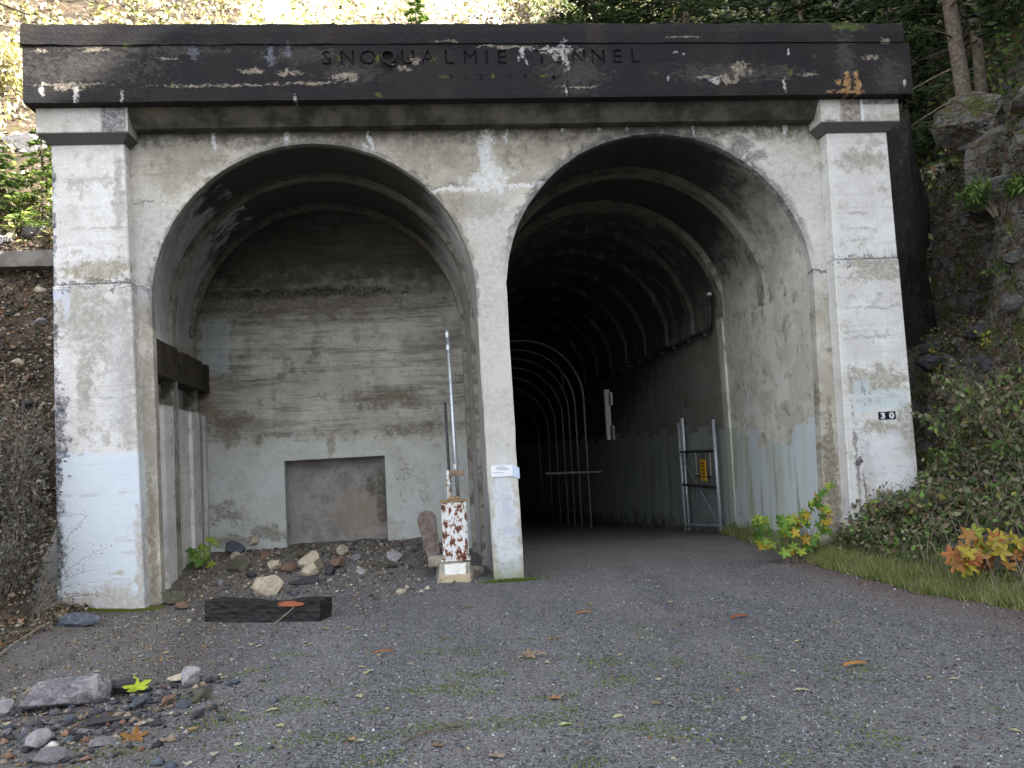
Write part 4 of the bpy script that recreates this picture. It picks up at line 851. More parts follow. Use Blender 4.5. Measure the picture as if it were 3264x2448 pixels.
# charred timber, bark chip, stick
def mat_char():
    g = G('charred_timber'); n = g.noise(1, 6, .7, P=g.scl((3, 26, 26))); n2 = g.vor(1, 'Distance', P=g.scl((9, 16, 16))); col = g.mix(n, (.006, .006, .008), (.022, .018, .017))
    g.bump(g.m('ADD', n, n2), .9, .03); return g.done(col, .6, spec=.4)
tim = empty('charred_timber', (-3.12, -1.78, 0), 'charred black railway timber lying on the gravel, its top burnt hollow', 'timber'); tim.rotation_euler = (0, 0, -.36)
m = MB(); m.box(-.77, .77, -.15, .15, -.02, .255); bmesh.ops.subdivide_edges(m.bm, edges=m.bm.edges[:], cuts=14, use_grid_fill=True)
for v in m.bm.verts:
    u = v.co.x/.77
    if v.co.z > .02: v.co.z -= (.055*math.exp(-((u-.12)/.42)**2)+.03*max(0, mn.noise(v.co*5)))*min(1, v.co.z/.2)
    v.co += Vector((mn.noise(v.co*9), mn.noise(v.co*9+Vector((3, 3, 0))), mn.noise(v.co*9+Vector((0, 3, 3)))))*.016
    if u > .8 and v.co.z > .2 and v.co.y < 0: v.co.z -= .02
m.build('timber', mat_char(), tim)
def chip(label, loc, L, W_, c, rz=0, rx=0, name='bark_chip', cat='bark'):
    n = 8; V = []; 
    for i in range(n+1):
        u = i/n; w2 = W_*.5*(math.sin(PI*min(1, max(.0, u*.94+.05)))**.4)*(1+.2*mn.noise(Vector((u*7, loc[0], loc[1])))); zz = .012*math.sin(PI*u)
        V += [(-L/2+L*u, -w2, zz-.004), (-L/2+L*u, w2, zz-.004), (-L/2+L*u, w2*.9, zz+.006), (-L/2+L*u, -w2*.9, zz+.006)]
    F = [(i*4+q, i*4+(q+1) % 4, (i+1)*4+(q+1) % 4, (i+1)*4+q) for i in range(n) for q in range(4)]+[(3, 2, 1, 0), (n*4, n*4+1, n*4+2, n*4+3)]
    o = pyd(name, V, F, M['pebble'], None, False, np.repeat(np.array([c]), len(V), 0)); o.location = loc; o.rotation_euler = (rx, 0, rz); return tag(o, label, cat)
chip('orange brown slab of bark stuck on the face of the charred timber', (-2.80, -2.06, .205), .34, .075, (.27, .085, .04), -.36, .9)
m = MB(); m.tube([(-2.98, -2.28, .02), (-2.86, -2.16, .10), (-2.76, -2.10, .175)], .008, 6, .006); tag(m.build('stick', M['dry']), 'thin grey stick leaning on the charred timber', 'stick')
m = MB(); m.tube([(-1.40, -6.78, .02), (-1.25, -6.66, .03), (-1.12, -6.60, .035), (-.98, -6.56, .02)], .010, 6, .005); m.tube([(-1.12, -6.60, .035), (-1.02, -6.66, .03)], .005, 5, .003); tag(m.build('twig', M['bark']), 'curved dark twig on mossy gravel at the bottom centre', 'twig')
m = MB(); m.tube([(-5.55, -3.45, .05), (-5.6, -2.7, .12), (-5.62, -1.95, .16)], .014, 6, .010); tag(m.build('fallen_branch', M['dry']), 'straight grey fallen branch at the left edge of the gravel', 'branch')

# ------------------------------------------------------------------ leaves on the gravel
def lobed(R, lobes=5, cup=.15, seed=0):   # maple-like outline, one sheet with a slight thickness
    r = random.Random(seed); out_ = []
    n = lobes*4
    for i in range(n):
        a = -PI*.5+2*PI*(i+.5)/n; k = i % 4; rad = R*((.42, .80, 1.0, .70)[k])*(1+r.uniform(-.10, .10)); 
        out_.append((rad*math.cos(a), rad*math.sin(a)))
    V = [(0, 0, cup*R*.2)]+[(x, y, cup*(x*x+y*y)/R*r.uniform(.3, 1.6)) for x, y in out_]; F = [(0, 1+i, 1+(i+1) % n) for i in range(n)]
    V2 = V+[(x, y, z-.0015) for x, y, z in V]; F2 = F+[(n+1+c, n+1+b, n+1+a) for a, b, c in F]+[(1+i, n+2+i, n+2+(i+1) % n, 1+(i+1) % n) for i in range(n)]
    return V2, F2
def oval(L, W_, cup=.2, seed=0):
    r = random.Random(seed); n = 6; V = []
    for i in range(n+1):
        u = i/n; w2 = W_*.5*math.sin(PI*(.04+.92*u))**.8; z = cup*L*math.sin(PI*u)*r.uniform(.6, 1.3); V += [(-L/2+L*u, -w2, z+w2*.4*r.uniform(0, 1)), (-L/2+L*u, 0, z), (-L/2+L*u, w2, z+w2*.4*r.uniform(0, 1))]
    F = [(i*3+q, i*3+q+1, (i+1)*3+q+1, (i+1)*3+q) for i in range(n) for q in range(2)]; return V, F
def leaf_obj(label, x, y, c, kind='oval', L=.07, W_=.045, rz=0, group=None, seed=0, z=None, rx=0, name='fallen_leaf'):
    V, F = lobed(L/2, 5, .25, seed) if kind == 'lobed' else oval(L, W_, .05, seed)
    o = pyd(name, V, F, M['leaf'], None, False, np.clip(np.repeat(np.array([c]), len(V), 0)*(1+rng.normal(size=(len(V), 1))*.08), 0, 1)); o.location = (x, y, (gh(x, y)+.008) if z is None else z); o.rotation_euler = (rx, 0, rz)
    return tag(o, label, 'leaf', group)
YG = (.50, .58, .05); CRM = (.56, .52, .33); TAN = (.34, .24, .16); ORG = (.36, .15, .045); OLV = (.24, .19, .045)
leaf_obj('bright yellow-green maple leaf beside the big grey slab', -3.66, -4.90, YG, 'lobed', .26, seed=1, rz=.3, rx=.35, z=.07)
leaf_obj('crumpled tan dead leaf in the open gravel right of centre', -.29, -4.72, TAN, 'lobed', .15, seed=2, z=.03, rx=.5)
chip('thin tan leaf stalk scrap beside the crumpled tan leaf', (-.18, -4.70, .02), .11, .02, TAN, .1, 0, 'leaf_scrap', 'leaf')
leaf_obj('olive curled leaf in the gravel right of the charred timber', -.72, -2.01, OLV, L=.20, W_=.06, rz=.3, seed=3)
leaf_obj('mustard leaf just above the crumpled tan leaf', .02, -4.10, (.36, .24, .05), L=.15, W_=.05, rz=.25, seed=4)
chip('rust orange bark strip in mid gravel nearest the pier', (.55, -2.91, .015), .18, .04, ORG, .05)
chip('rust orange bark strip furthest right in front of the tunnel', (2.05, -3.75, .015), .20, .045, (.30, .09, .03), .1)
chip('bright orange bark strip in the right foreground gravel', (2.22, -5.85, .015), .20, .045, (.42, .19, .05), 0)
chip('faded orange bark strip left of the crumpled leaf', (-1.63, -4.07, .015), .20, .035, (.30, .12, .04), .15)
leaf_obj('white curled leaf in the lower right gravel', 1.52, -6.40, CRM, L=.12, W_=.05, rz=-.3, seed=5)
leaf_obj('small white leaf near the right edge of the gravel', 2.68, -6.45, CRM, L=.07, W_=.04, rz=-.5, seed=6)
leaf_obj('pink tan oak-like leaf in the centre gravel', -.26, -6.02, (.42, .24, .14), 'lobed', .12, seed=7)
leaf_obj('pale yellow leaf at bottom centre left of its neighbour', -.29, -6.66, (.55, .58, .32), L=.10, W_=.05, rz=.1, seed=8)
leaf_obj('pale yellow leaf at bottom centre right of its neighbour', .10, -6.60, (.55, .58, .35), L=.10, W_=.05, rz=.4, seed=9)
leaf_obj('brown lobed leaf touching the dark twig', -1.16, -6.85, (.30, .20, .13), 'lobed', .10, seed=10)
leaf_obj('tan crinkled leaf on the bottom edge below the twig', -.80, -7.15, (.38, .30, .23), 'lobed', .12, seed=11)
leaf_obj('folded bright lime leaf under the front of the stone pile', -3.55, -5.62, (.40, .52, .12), L=.09, W_=.05, rz=.6, seed=12)
leaf_obj('mint white rounded leaf below the yellow maple leaf', -3.30, -5.85, (.55, .60, .45), L=.12, W_=.08, rz=.3, seed=13)
leaf_obj('orange brown curled leaf at the lower left below the stone pile', -3.28, -6.15, (.34, .17, .05), 'lobed', .20, seed=14, rx=.3)
leaf_obj('pinkish heart-shaped leaf right of the orange curled leaf', -3.05, -6.3, (.40, .28, .24), L=.10, W_=.07, seed=15)
for i in range(150):
    while True:
        x = rng.uniform(-5.0, 3.5); y = rng.uniform(-7.6, -.9)
        if rng.uniform() < (1 if x < -1.6 else .18): break
    c = ((.52, .50, .28), (.50, .46, .34), (.44, .30, .14), (.52, .53, .40))[i % 4]
    leaf_obj('small pale yellowish leaf scattered on the gravel', x, y, c, L=rng.uniform(.045, .10), W_=rng.uniform(.03, .06), rz=rng.uniform(0, 6), group='small pale leaves scattered on the gravel', seed=100+i)
LP = [((.42, .38, .22), 3), ((.20, .12, .07), 4), ((.09, .06, .04), 4), ((.34, .20, .10), 2), ((.5, .47, .35), 1), ((.14, .15, .05), 1)]
p = on_ground(26000, -7, 5.2, -7.8, 3.6, lambda x, y: (1 if x < -3.4 else (.55 if x < -1.6 and y > -3 else .06)) if y < 1 or x < -.4 else 0, .006)
V, F = leaf_quads(p, rng.uniform(.014, .042, len(p)), .6, .75); tag(np_mesh('leaf_litter', V, F, M['leaf'], None, np.repeat(pal(len(p), LP), 4, 0)), 'fine leaf litter on the gravel', kind='stuff')
# creeping moss and weeds in the gravel
mp = on_ground(60000, -4, 2.6, -7.9, -3.6, lambda x, y: max(0, mn.noise(Vector((x*1.6, y*3.0, 4)))+.35*mn.noise(Vector((x*6, y*9, 2)))-.04)*2.6*(1 if y < -5 else .45)*(1 if x < 1 else .35), .005)
V, F = leaf_quads(mp, rng.uniform(.010, .026, len(mp)), .5, .5); tag(np_mesh('moss_patches', V, F, M['leaf'], None, np.repeat(pal(len(mp), [((.17, .23, .045), 3), ((.26, .29, .08), 2), ((.12, .17, .04), 2)]), 4, 0)), 'thin green moss and seedlings in the gravel', kind='stuff')

# ------------------------------------------------------------------ tunnel furniture
sg = empty('pier_sign', (0, -.006, 1.58), 'small white notice plate wrapped round the foot of the centre pier', 'sign')
wm = simple('sign_white', (.86, .87, .90), (.80, .82, .86), 5, .4, bump=.02)
m = MB(); m.box(-.18, .135, -.010, -.002, -.082, .082); m.build('plate', wm, sg)
m = MB(); m.hexa([(.137, -.010, -.082), (.236, -.004, -.13), (.236, .002, -.13), (.137, -.002, -.082), (.137, -.010, .082), (.236, -.004, .035), (.236, .002, .035), (.137, -.002, .082)]); m.build('side_plate', simple('sign_bluish', (.60, .70, .86), (.55, .64, .8), 4, .4, bump=.02), sg)
m = MB(); rr = random.Random(4)
for z0, x0, n, h in ((.058, -.10, 7, .011), (.038, -.11, 9, .011), (.018, -.09, 8, .011), (-.022, -.16, 8, .009)):
    x = x0
    for k in range(n): wdt = rr.uniform(.010, .022); m.box(x, x+wdt, -.0112, -.0101, z0-h/2, z0+h/2); x += wdt+.004
m.build('small_print', simple('print_grey', (.30, .33, .42), (.25, .28, .36), 5, .5), sg)
num = empty('number_tiles', (5.72, -.268, 2.03), 'pair of small black tiles with white digits 30 on the right pilaster', 'number sign')
for i, ch in enumerate('30'):
    m = MB(); m.box(i*.138, i*.138+.132, -.012, 0, 0, .115); tl = m.build('tile', simple('black_tile', (.012, .013, .022), (.02, .02, .03), 9, .3), num)
    gm = glyph(ch, .088, .006)
    for v in gm.vertices: v.co = Vector((i*.138+.066+v.co.x*1.25, -.0145, .013+v.co.y))
    o = link('digit', gm, simple('digit_white', (.80, .81, .84), (.5, .5, .55), 20, .4), tl)

gate = empty('swing_gate', (4.86, 4.66, 0), 'galvanised steel mesh gate leaf swung open against the right tunnel wall', 'gate')
GS = simple('gate_steel', (.62, .65, .70), (.42, .45, .50), 30, .5, .35, .05, .5)
def zf(y): return -.065*max(0, y-3.5)-.03
m = MB(); m.tube([(0, 0, -.02), (0, 0, 2.27)], .035, 10); m.build('post', GS, gate, True)
m = MB(); m.tube([(0, 2.42, -.27), (0, 2.42, 2.28)], .035, 10); m.build('post', GS, gate, True)
m = MB(); m.tube([(-.0, 2.15, -.2), (-.0, 2.15, 1.55)], .028, 10); m.build('inner_post', GS, gate, True)
m = MB(); m.box(-.02, .02, 2.08, 2.24, 1.56, 2.38, .004); m.build('white_post_plate', wm, gate)
for z in (1.62, .86):
    m = MB(); m.tube([(0, 0, z), (0, 2.42, z-.02)], .030, 8); m.build('rail', M['darksteel'], gate)
m = MB(); m.tube([(0, 0, .08), (0, 2.42, -.10)], .032, 8); m.build('rail', GS, gate)
m = MB(); m.tube([(-.01, 2.42, 1.55), (-.01, .15, .15)], .008, 5); m.build('brace_wire', GS, gate)
m = MB()
for k in range(-16, 20):
    for sgn in (1, -1):
        pts = []
        for t in (0, 1):
            y = k*.16+t*1.75*sgn if sgn > 0 else k*.16+1.75-t*1.75
            pts.append((y, -.05+1.70*t))
        (ya, za), (yb, zb) = pts
        def clip(y0, z0, y1, z1):
            if y0 == y1: return None
            a, b = 0., 1.
            for lo, hi in ((.03, 2.39),):
                ta, tb = (lo-y0)/(y1-y0), (hi-y0)/(y1-y0); ta, tb = min(ta, tb), max(ta, tb); a, b = max(a, ta), min(b, tb)
            return None if a >= b else ((y0+(y1-y0)*a, z0+(z1-z0)*a), (y0+(y1-y0)*b, z0+(z1-z0)*b))
        c = clip(ya, za, yb, zb)
        if c: m.tube([(.005, c[0][0], c[0][1]), (.005, c[1][0], c[1][1])], .0022, 3, caps=False)
m.build('wire_mesh', M['darksteel'], gate)
m = MB(); m.box(-.05, -.035, .55, .92, .98, 1.44, .003); sgn_ = m.build('warning_panel', simple('amber_paint', (.85, .45, .03), (.75, .38, .03), 8, .5), gate)
m = MB()
for k in range(5): m.box(-.0535, -.0505, .62, .84-.05*(k % 2), 1.06+k*.07, 1.085+k*.07)
m.build('lettering', M['darksteel'], sgn_)
for yy in (1.18, .24):
    m = MB(); m.box(-.045, -.03, yy, yy+.09, 1.10, 1.58, .003); m.build('pale_strip', simple('weathered_board', (.42, .38, .33), (.3, .27, .24), 12), gate)
m = MB(); m.box(-.045, -.03, .24, 1.27, 1.06, 1.095, .003); m.build('dark_strip', M['darksteel'], gate)

hs_ = empty('steel_hoops', (0, 13.5, 0), 'row of pale steel hoops arching over the track deep inside the tunnel', 'hoops')
HS = simple('hoop_steel', (.34, .35, .37), (.16, .17, .18), 16, .5, .2, .03, .6)
for k, (yy, cx) in enumerate([(13.5, 1.97), (15.1, 1.98), (16.8, 2.05), (18.7, 2.14), (21.0, 2.22), (23.6, 2.30), (27.0, 2.35)]):
    f = -.065*(yy-3.5); r = 1.9; pts = [(cx-r, yy-13.5, f-.05), (cx-r, yy-13.5, 3.3+f+.65)]+[(cx+r*math.cos(a), yy-13.5, 3.3+f+.65+r*math.sin(a)) for a in np.linspace(PI, 0, 25)]+[(cx+r, yy-13.5, f-.05)]
    m = MB(); m.tube(pts, .028, 8); m.build('hoop', HS, hs_, True)
m = MB(); m.tube([(2.55, 0, 1.08), (4.3, 0, 1.03)], .035, 8); m.build('cross_bar', HS, hs_)
m = MB(); m.tube([(3.88, 0, .1), (4.02, 13.5, -.9)], .02, 6); m.build('side_rail', M['darksteel'], hs_)
bd = empty('wall_board', (4.90, 13.9, 2.0), 'tall narrow white board with a notched edge fixed high on the tunnel wall', 'board')
m = MB(); m.box(-.16, .0, .5, .72, 0, 1.62); m.build('upright', wm, bd); m = MB(); m.box(-.06, 0, 0.1, .498, 1.10, 1.5); m.build('upper_panel', wm, bd); m = MB(); m.box(-.06, 0, .1, .498, 0.0, .45); m.build('lower_panel', simple('stained_white', (.7, .68, .6), (.5, .42, .3), 3), bd)
cb = empty('wall_cable', (4.93, 4.5, 4.1), 'black cable on brackets running along the right tunnel wall', 'cable')
pts = [(-.02, .0, .75), (-.02, .02, .35), (-.02, .12, .08)]+[(-.02, .4+.9*k, .02+.03*math.sin(k*2.1)) for k in range(13)]
m = MB(); m.tube(pts, .05, 7); m.build('cable', M['darksteel'], cb, True)
for k in range(9):
    m = MB(); m.box(-.08, .03, .35+1.1*k, .38+1.1*k, -.06, .08); m.build('bracket', M['darksteel'], cb)
m = MB(); m.box(-.06, .02, -.03, .03, .72, .80); m.build('end_clamp', wm, cb)

# ------------------------------------------------------------------ left bank: ledge, conifers, rocks, dry shrub
m = MB(); m.box(-16, -6.25, 2.95, 3.32, 5.53, 5.81); bmesh.ops.subdivide_edges(m.bm, edges=[e for e in m.bm.edges if abs(e.verts[0].co.x-e.verts[1].co.x) > 3], cuts=40)
for v in m.bm.verts: v.co += Vector((0, .02*nz(v.co.x, v.co.z, 2), .025*nz(v.co.x, v.co.z*3, 1.5, 4)))
lb_ = empty('retaining_beam', (0, 0, 0), 'grey concrete beam standing out of the slope left of the portal', 'beam')
m.build('beam', simple('grey_beam', (.24, .22, .205), (.14, .125, .115), 3, .9), lb_)
for xx in (-7.1, -8.9, -10.8):
    m = MB(); m.box(xx-.14, xx+.14, 3.0, 3.28, 4.3, 5.528); m.build('stub_post', M['darkconc'], lb_)
gr1 = [((.12, .19, .035), 4), ((.22, .30, .05), 3), ((.06, .10, .025), 3), ((.30, .34, .08), 1)]
conifer('conifer', 'bright green young conifer left of the pilaster capital', (-8.25, 4.55, 6.45), 2.3, 1.0, 46, gr1, .05, dens=60, nsz=.13)
conifer('conifer', 'darker green young conifer at the left edge of the photo', (-9.35, 5.0, 6.75), 2.0, 1.1, 44, [((.07, .13, .03), 4), ((.14, .22, .04), 2), ((.04, .07, .02), 3)], .05, dens=60, nsz=.13)
conifer('conifer', 'small low green conifer beside the golden grass behind the pilaster', (-7.75, 4.3, 6.15), .95, .4, 22, gr1, .02, dens=34, nsz=.07)
rock('grey boulder with a dark shaded face above the grey beam', (-8.35, 4.55, 6.55), (.42, .30, .30), K['grey'], .4, 0, 61, name='boulder')
rock('rough grey outcrop at the left edge above the grey beam', (-9.05, 4.35, 6.30), (.55, .35, .28), K['grey'], -.2, 0, 62, name='boulder')
shrub('grass_tuft', 'tuft of golden dead grass behind the left pilaster', (-7.85, 4.25, 6.15), .55, .22, 26, 120, .10, [((.50, .36, .12), 3), ((.42, .26, .08), 2)], 'grass tuft', sr=.005, width=.15)
for i, (x, y, z, sx) in enumerate([(-7.62, 2.0, 3.72, .16), (-7.9, 2.05, 3.75, .22), (-7.35, 1.75, 3.45, .12), (-8.0, 2.7, 4.6, .18), (-7.5, 2.6, 4.5, .14), (-7.2, 1.3, 3.0, .14), (-7.75, 3.1, 5.1, .2)]):
    rock(['round tan stone in the left slope beside the pilaster', 'broad ochre stone at the left edge of the slope', 'small brown stone low in the left slope', 'flat pinkish stone under the grey beam', 'pale blue-grey stone near the pilaster joint', 'dark stone just above the dry shrub', 'long flat stone right below the beam'][i], (x, y, z), (sx, sx*.7, sx*.6), K[('tan', 'rust', 'rust', 'tan', 'white', 'dark', 'tan')[i]], i, 0, 70+i)
def cover(name, label, n, fx, fy, hf, keep, size, palette, lift=.05, flat=.3, width=.55):
    x = rng.uniform(*fx, n); y = rng.uniform(*fy, n); k = np.array([keep(a, b) for a, b in zip(x, y)]); x, y = x[k], y[k]
    z = np.array([hf(a, b) for a, b in zip(x, y)])+np.abs(rng.normal(size=len(x)))*lift+.005
    P = np.stack([x, y, z], 1); V, F = leaf_quads(P, rng.uniform(size[0], size[1], len(P)), width, flat); c = pal(len(P), palette, .3)
    return tag(np_mesh(name, V, F, M['leaf'], None, np.repeat(c, 4, 0)), label, kind='stuff')
cover('slope_litter', 'dead leaves and stone flakes on the left slope', 36000, (-9.6, -5.7), (-4.2, 4.6), lambda a, b: max(gh(a, b), h_left(a, b) if a < -6.12 else -1), lambda x, y: True, (.02, .085), [((.26, .18, .12), 4), ((.15, .11, .075), 4), ((.40, .33, .25), 2.5), ((.46, .41, .35), 1.5), ((.13, .15, .08), 2.5), ((.06, .05, .04), 3), ((.34, .15, .06), 1)], .04, .5)
p = np.array([(x, y, h_left(x, y)+.02) for x, y in zip(rng.uniform(-9.6, -6.15, 3500), rng.uniform(-1.5, 4.6, 3500))]); scatter_stones('slope_stones', p, rng.uniform(.015, .06, len(p)), [((.26, .20, .14), 2), ((.12, .10, .09), 3), ((.07, .065, .06), 2), ((.38, .34, .30), 1)], 'loose stones on the left slope')
dp = [((.15, .155, .125), 4), ((.24, .225, .195), 3), ((.09, .085, .065), 3), ((.15, .10, .09), 2), ((.28, .26, .22), .6)]
shrub('dry_shrub', 'dense withered grey-leaved shrub at the left edge beside the pilaster', (-6.9, -.55, .2), 3.1, .75, 60, 6500, .075, dp, sr=.009, jitter=.07, width=.45, start=.05)
shrub('dry_shrub', 'low withered shrub in front of the left pilaster corner', (-6.55, -1.05, .05), 1.5, .6, 34, 2400, .06, dp, sr=.007, jitter=.08, width=.45, start=.1)
shrub('dry_shrub', 'withered tangle filling the gap between left bank and pilaster', (-6.42, -.75, .1), 2.0, .34, 34, 2000, .065, dp, sr=.007, jitter=.08, width=.45, start=.02)
sp_ = empty('leafy_sprig', (-6.15, -.95, .1), 'thin arching sprigs with small leaves crossing the white foot of the left pilaster', 'shrub'); m = MB(); Cc = []; Dd = []
for k in range(9):
    ex = rng.uniform(.35, .95); ez = rng.uniform(.15, 1.25); pts = [(ex*u, -.05+.1*u, ez*u**.8+.25*math.sin(PI*u)*.5) for u in np.linspace(0, 1, 7)]; m.tube(pts, .005, 4, .002, caps=False)
    for _ in range(34):
        u = rng.uniform(.15, 1); Cc.append((ex*u+rng.normal()*.035, -.05+.1*u, ez*u**.8+.125*math.sin(PI*u)+rng.normal()*.035)); Dd.append(rng.normal(size=3))
m.build('stems', M['dry'], sp_); foliage('foliage', np.array(Cc), rng.uniform(.02, .04, len(Cc)), [((.12, .11, .10), 3), ((.22, .15, .13), 2), ((.20, .20, .16), 1)], sp_, .4, D=np.array(Dd))
dt = empty('dead_tree', (-10.6, 2.6, 4.2), 'bare dark branch reaching in at the top left corner', 'dead tree'); m = MB(); m.tube([(0, 0, -.4), (.2, -.2, 2.5), (.9, -.7, 4.9), (2.2, -1.3, 5.6), (3.65, -1.6, 4.86)], .07, 8, .018); m.build('trunk', M['bark'], dt, True)
m = MB(); m.tube([(.9, -.7, 4.9), (.4, -1.2, 6.0), (.6, -1.6, 6.9)], .03, 6, .01); m.build('branch', M['bark'], dt, True)

# ------------------------------------------------------------------ hillside behind the portal
HPs = [([((.70, .62, .28), 4), ((.80, .74, .48), 4), ((.42, .42, .12), 2), ((.80, .77, .66), 4)], 'golden'), ([((.34, .27, .20), 4), ((.44, .36, .28), 3), ((.28, .15, .08), 1)], 'brown'), ([((.14, .20, .04), 4), ((.24, .28, .07), 3), ((.09, .12, .03), 3)], 'green')]  # golden palette paled, strong sunlight put into the leaf colours
def hb(x, y): return h_left(x, y) if x < -6.2 else (h_back(x, y) if x < 6.3 else h_right(x, y))
bush = [(-10.6, 8.6, 1.3, 0, 'golden yellow bush in full sun at the far left above the conifers'), (-8.4, 9.2, 1.4, 0, 'sunlit pale yellow bush left of the beam end'), (-6.2, 10.4, 1.5, 0, 'yellow bush above the left end of the name beam'), (-4.2, 10.2, 1.6, 0, 'yellow and green bush above the second cap of the beam'), (-2.6, 10.0, 1.6, 0, 'gold-leaved bush left of the fir sapling'),
        (-1.5, 11.0, 1.3, 1, 'bare pinkish brown bush left of the fir sapling'), (.9, 10.4, 1.5, 1, 'brown twiggy bush right of the fir sapling'), (2.3, 10.6, 1.6, 1, 'pinkish dry bush above the word gap of the beam'), (3.4, 10.2, 1.5, 2, 'yellow-green bush above the end of the carved name'), (4.9, 10.0, 1.6, 2, 'fresh green bush right of the carved name'), (6.4, 9.8, 1.6, 2, 'dull green bush above the right part of the beam'), (7.9, 9.0, 1.6, 2, 'dark green bush near the right conifers')]
for x, y, h, k, lb in bush:
    shrub('hill_bush', lb, (x, y, hb(x, y)-.1), h, .95, 34, 1700, .14, HPs[k][0], sr=.014, jitter=.13, start=.1, stem=M['dry'])
conifer('fir_sapling', 'bright green fir sapling peeping over the middle of the beam', (-.80, 8.6, hb(-.8, 8.6)), 3.4, .75, 70, [((.15, .25, .04), 4), ((.24, .34, .07), 3), ((.08, .13, .03), 3)], .04, dens=60, nsz=.13)
cover('hillside_brush', 'autumn brush and dry grass covering the slope behind the portal', 60000, (-14, 10), (3, 22), lambda x, y: hb(x, y), lambda x, y: mn.noise(Vector((x*.9, y*.9, 2))) > -.25 and not (x < -6.2 and y < 4.2), (.08, .24), HPs[0][0]+[((.34, .27, .20), 3), ((.2, .22, .06), 3), ((.55, .5, .42), 2)], .22, .1)
for i, (x, y, sx) in enumerate([(-9.5, 6.8, .7), (-8.3, 7.6, .6), (-7.3, 6.6, .6), (-10.8, 7.4, .8), (-5.5, 9.3, .5), (-.2, 9.4, .35), (.5, 9.6, .3), (-3.4, 9.4, .4)]):
    rock(['grey sunlit boulder at the left edge below the yellow bush', 'pale sunlit boulder above the left end of the beam', 'grey sunlit boulder just left of the beam corner', 'largest pale sunlit boulder at the top left edge', 'grey boulder under the yellow bush behind the beam', 'pale rock right beside the fir sapling', 'small grey rock right of the fir sapling', 'pale rock under the gold-leaved bush'][i], (x, y, hb(x, y)), (sx, sx*.7, sx*.55), K['white'] if i % 2 else K['grey'], i, 0, 90+i, name='boulder')

cover('green_brush', 'green and rust undergrowth on the shaded slope behind the right half of the beam', 34000, (2.0, 15), (3.2, 20), lambda x, y: hb(x, y), lambda x, y: rng.uniform() < min(1, (x-1.2)/3), (.08, .22), [((.10, .16, .04), 5), ((.17, .24, .06), 3), ((.06, .09, .03), 4), ((.22, .13, .07), 1.5), ((.30, .28, .10), 1)], .25, .1)
# ------------------------------------------------------------------ right bank
dg_ = [((.035, .060, .020), 5), ((.06, .095, .03), 3), ((.022, .034, .014), 3), ((.11, .15, .04), 1.2)]
def tree(label, x, y, h, r, tr, cf_, lean=(0, 0), nb=60, dens=90, nsz=.20, group=None):
    return conifer('conifer_tree', label, (x, y, hb(x, y)-.1), h, r, nb, dg_, tr, .04, 'tree', dens, nsz, group, cf_, lean)
tree('leaning grey conifer trunk nearest the right end of the beam', 9.55, 2.35, 12, 2.2, .17, .30, (-.07, 0))
tree('second thinner conifer trunk in the dark grove at top right', 10.75, 3.6, 11, 2.0, .13, .32, (-.02, 0))
tree('conifer trunk at the top right corner of the photo', 11.2, 2.1, 12, 2.0, .13, .35, (.0, 0))
tree('dark conifer with low boughs sweeping over the right end of the beam', 7.9, 5.4, 8, 2.7, .14, .02, nb=90, dens=130)
tree('dark conifer behind the right third of the beam', 5.9, 7.6, 8, 2.6, .14, .02, nb=90, dens=120)
tree('dark conifer high on the bank behind the grove', 12.6, 6.5, 10, 2.8, .16, .02, nb=80, dens=110)
tree('dark conifer directly above the end of the carved name', 4.0, 9.4, 5.5, 2.1, .12, .02, nb=80, dens=110)
tree('broad dark conifer between the beam corner and the leaning trunk', 8.9, 7.6, 8, 2.7, .14, .02, nb=90, dens=120)
tree('slender dark conifer between the grove trunks', 9.9, 5.3, 9, 2.2, .12, .05, nb=80, dens=100)
for x, y, h in [(13.5, -1.5, 9), (13.0, -6.5, 10), (16, 2, 11), (15.5, -4, 10), (18, -9, 11)]:
    conifer('conifer_tree', 'tall dark conifer high on the right bank beyond the photo edge', (x, y, hb(x, y)-.2), h, 2.6, 50, dg_, .17, .04, 'tree', 60, .30, 'conifers on the upper right bank', .1)  # unseen conifers, added to block light from the right
rpos = [(7.75, .55, 3.45, .28, 'bank'), (7.55, .65, 2.95, .24, 'bank'), (7.95, -.6, 3.9, .20, 'bank'), (7.9, .3, 4.35, .34, 'bank'), (7.85, -.65, 3.3, .30, 'bank'), (7.65, 1.2, 3.7, .25, 'dark'), (7.75, 1.4, 4.4, .35, 'dark'), (8.15, -.1, 5.3, .45, 'bank'), (8.9, 1.6, 7.3, .4, 'crag'), (8.4, .9, 6.5, .5, 'bank'), (7.45, .25, 2.5, .14, 'white'), (7.9, -1.3, 3.6, .35, 'crag'), (8.3, -1.0, 5.0, .45, 'crag'), (8.6, -.4, 6.4, .45, 'crag'), (7.6, -.2, 3.1, .2, 'dark'), (7.7, .1, 3.7, .22, 'dark'), (7.35, .9, 2.6, .22, 'dark')]
rl = ['jagged grey rock in the rubble right of the pilaster at mid height', 'lower jagged rock in the rubble beside the pilaster', 'pale lichen-white rock near the right edge of the photo', 'broad grey rock under the dark overhang', 'grey ledge rock near the right edge below the white one', 'black rock right beside the pilaster joint', 'black rock in the cleft behind the right pilaster', 'great grey crag above the dark overhang', 'mossy crag at the foot of the leaning conifer', 'grey crag right of the capital', 'whitish rock low in the rubble by the pilaster', 'rounded boulder at the right edge of the bank', 'moss-green crag at the right edge', 'grey crag below the moss shelf', 'small dark rock wedged in the rubble slope', 'dark rock above the wedged small rock', 'dark rock lowest in the cleft by the pilaster']
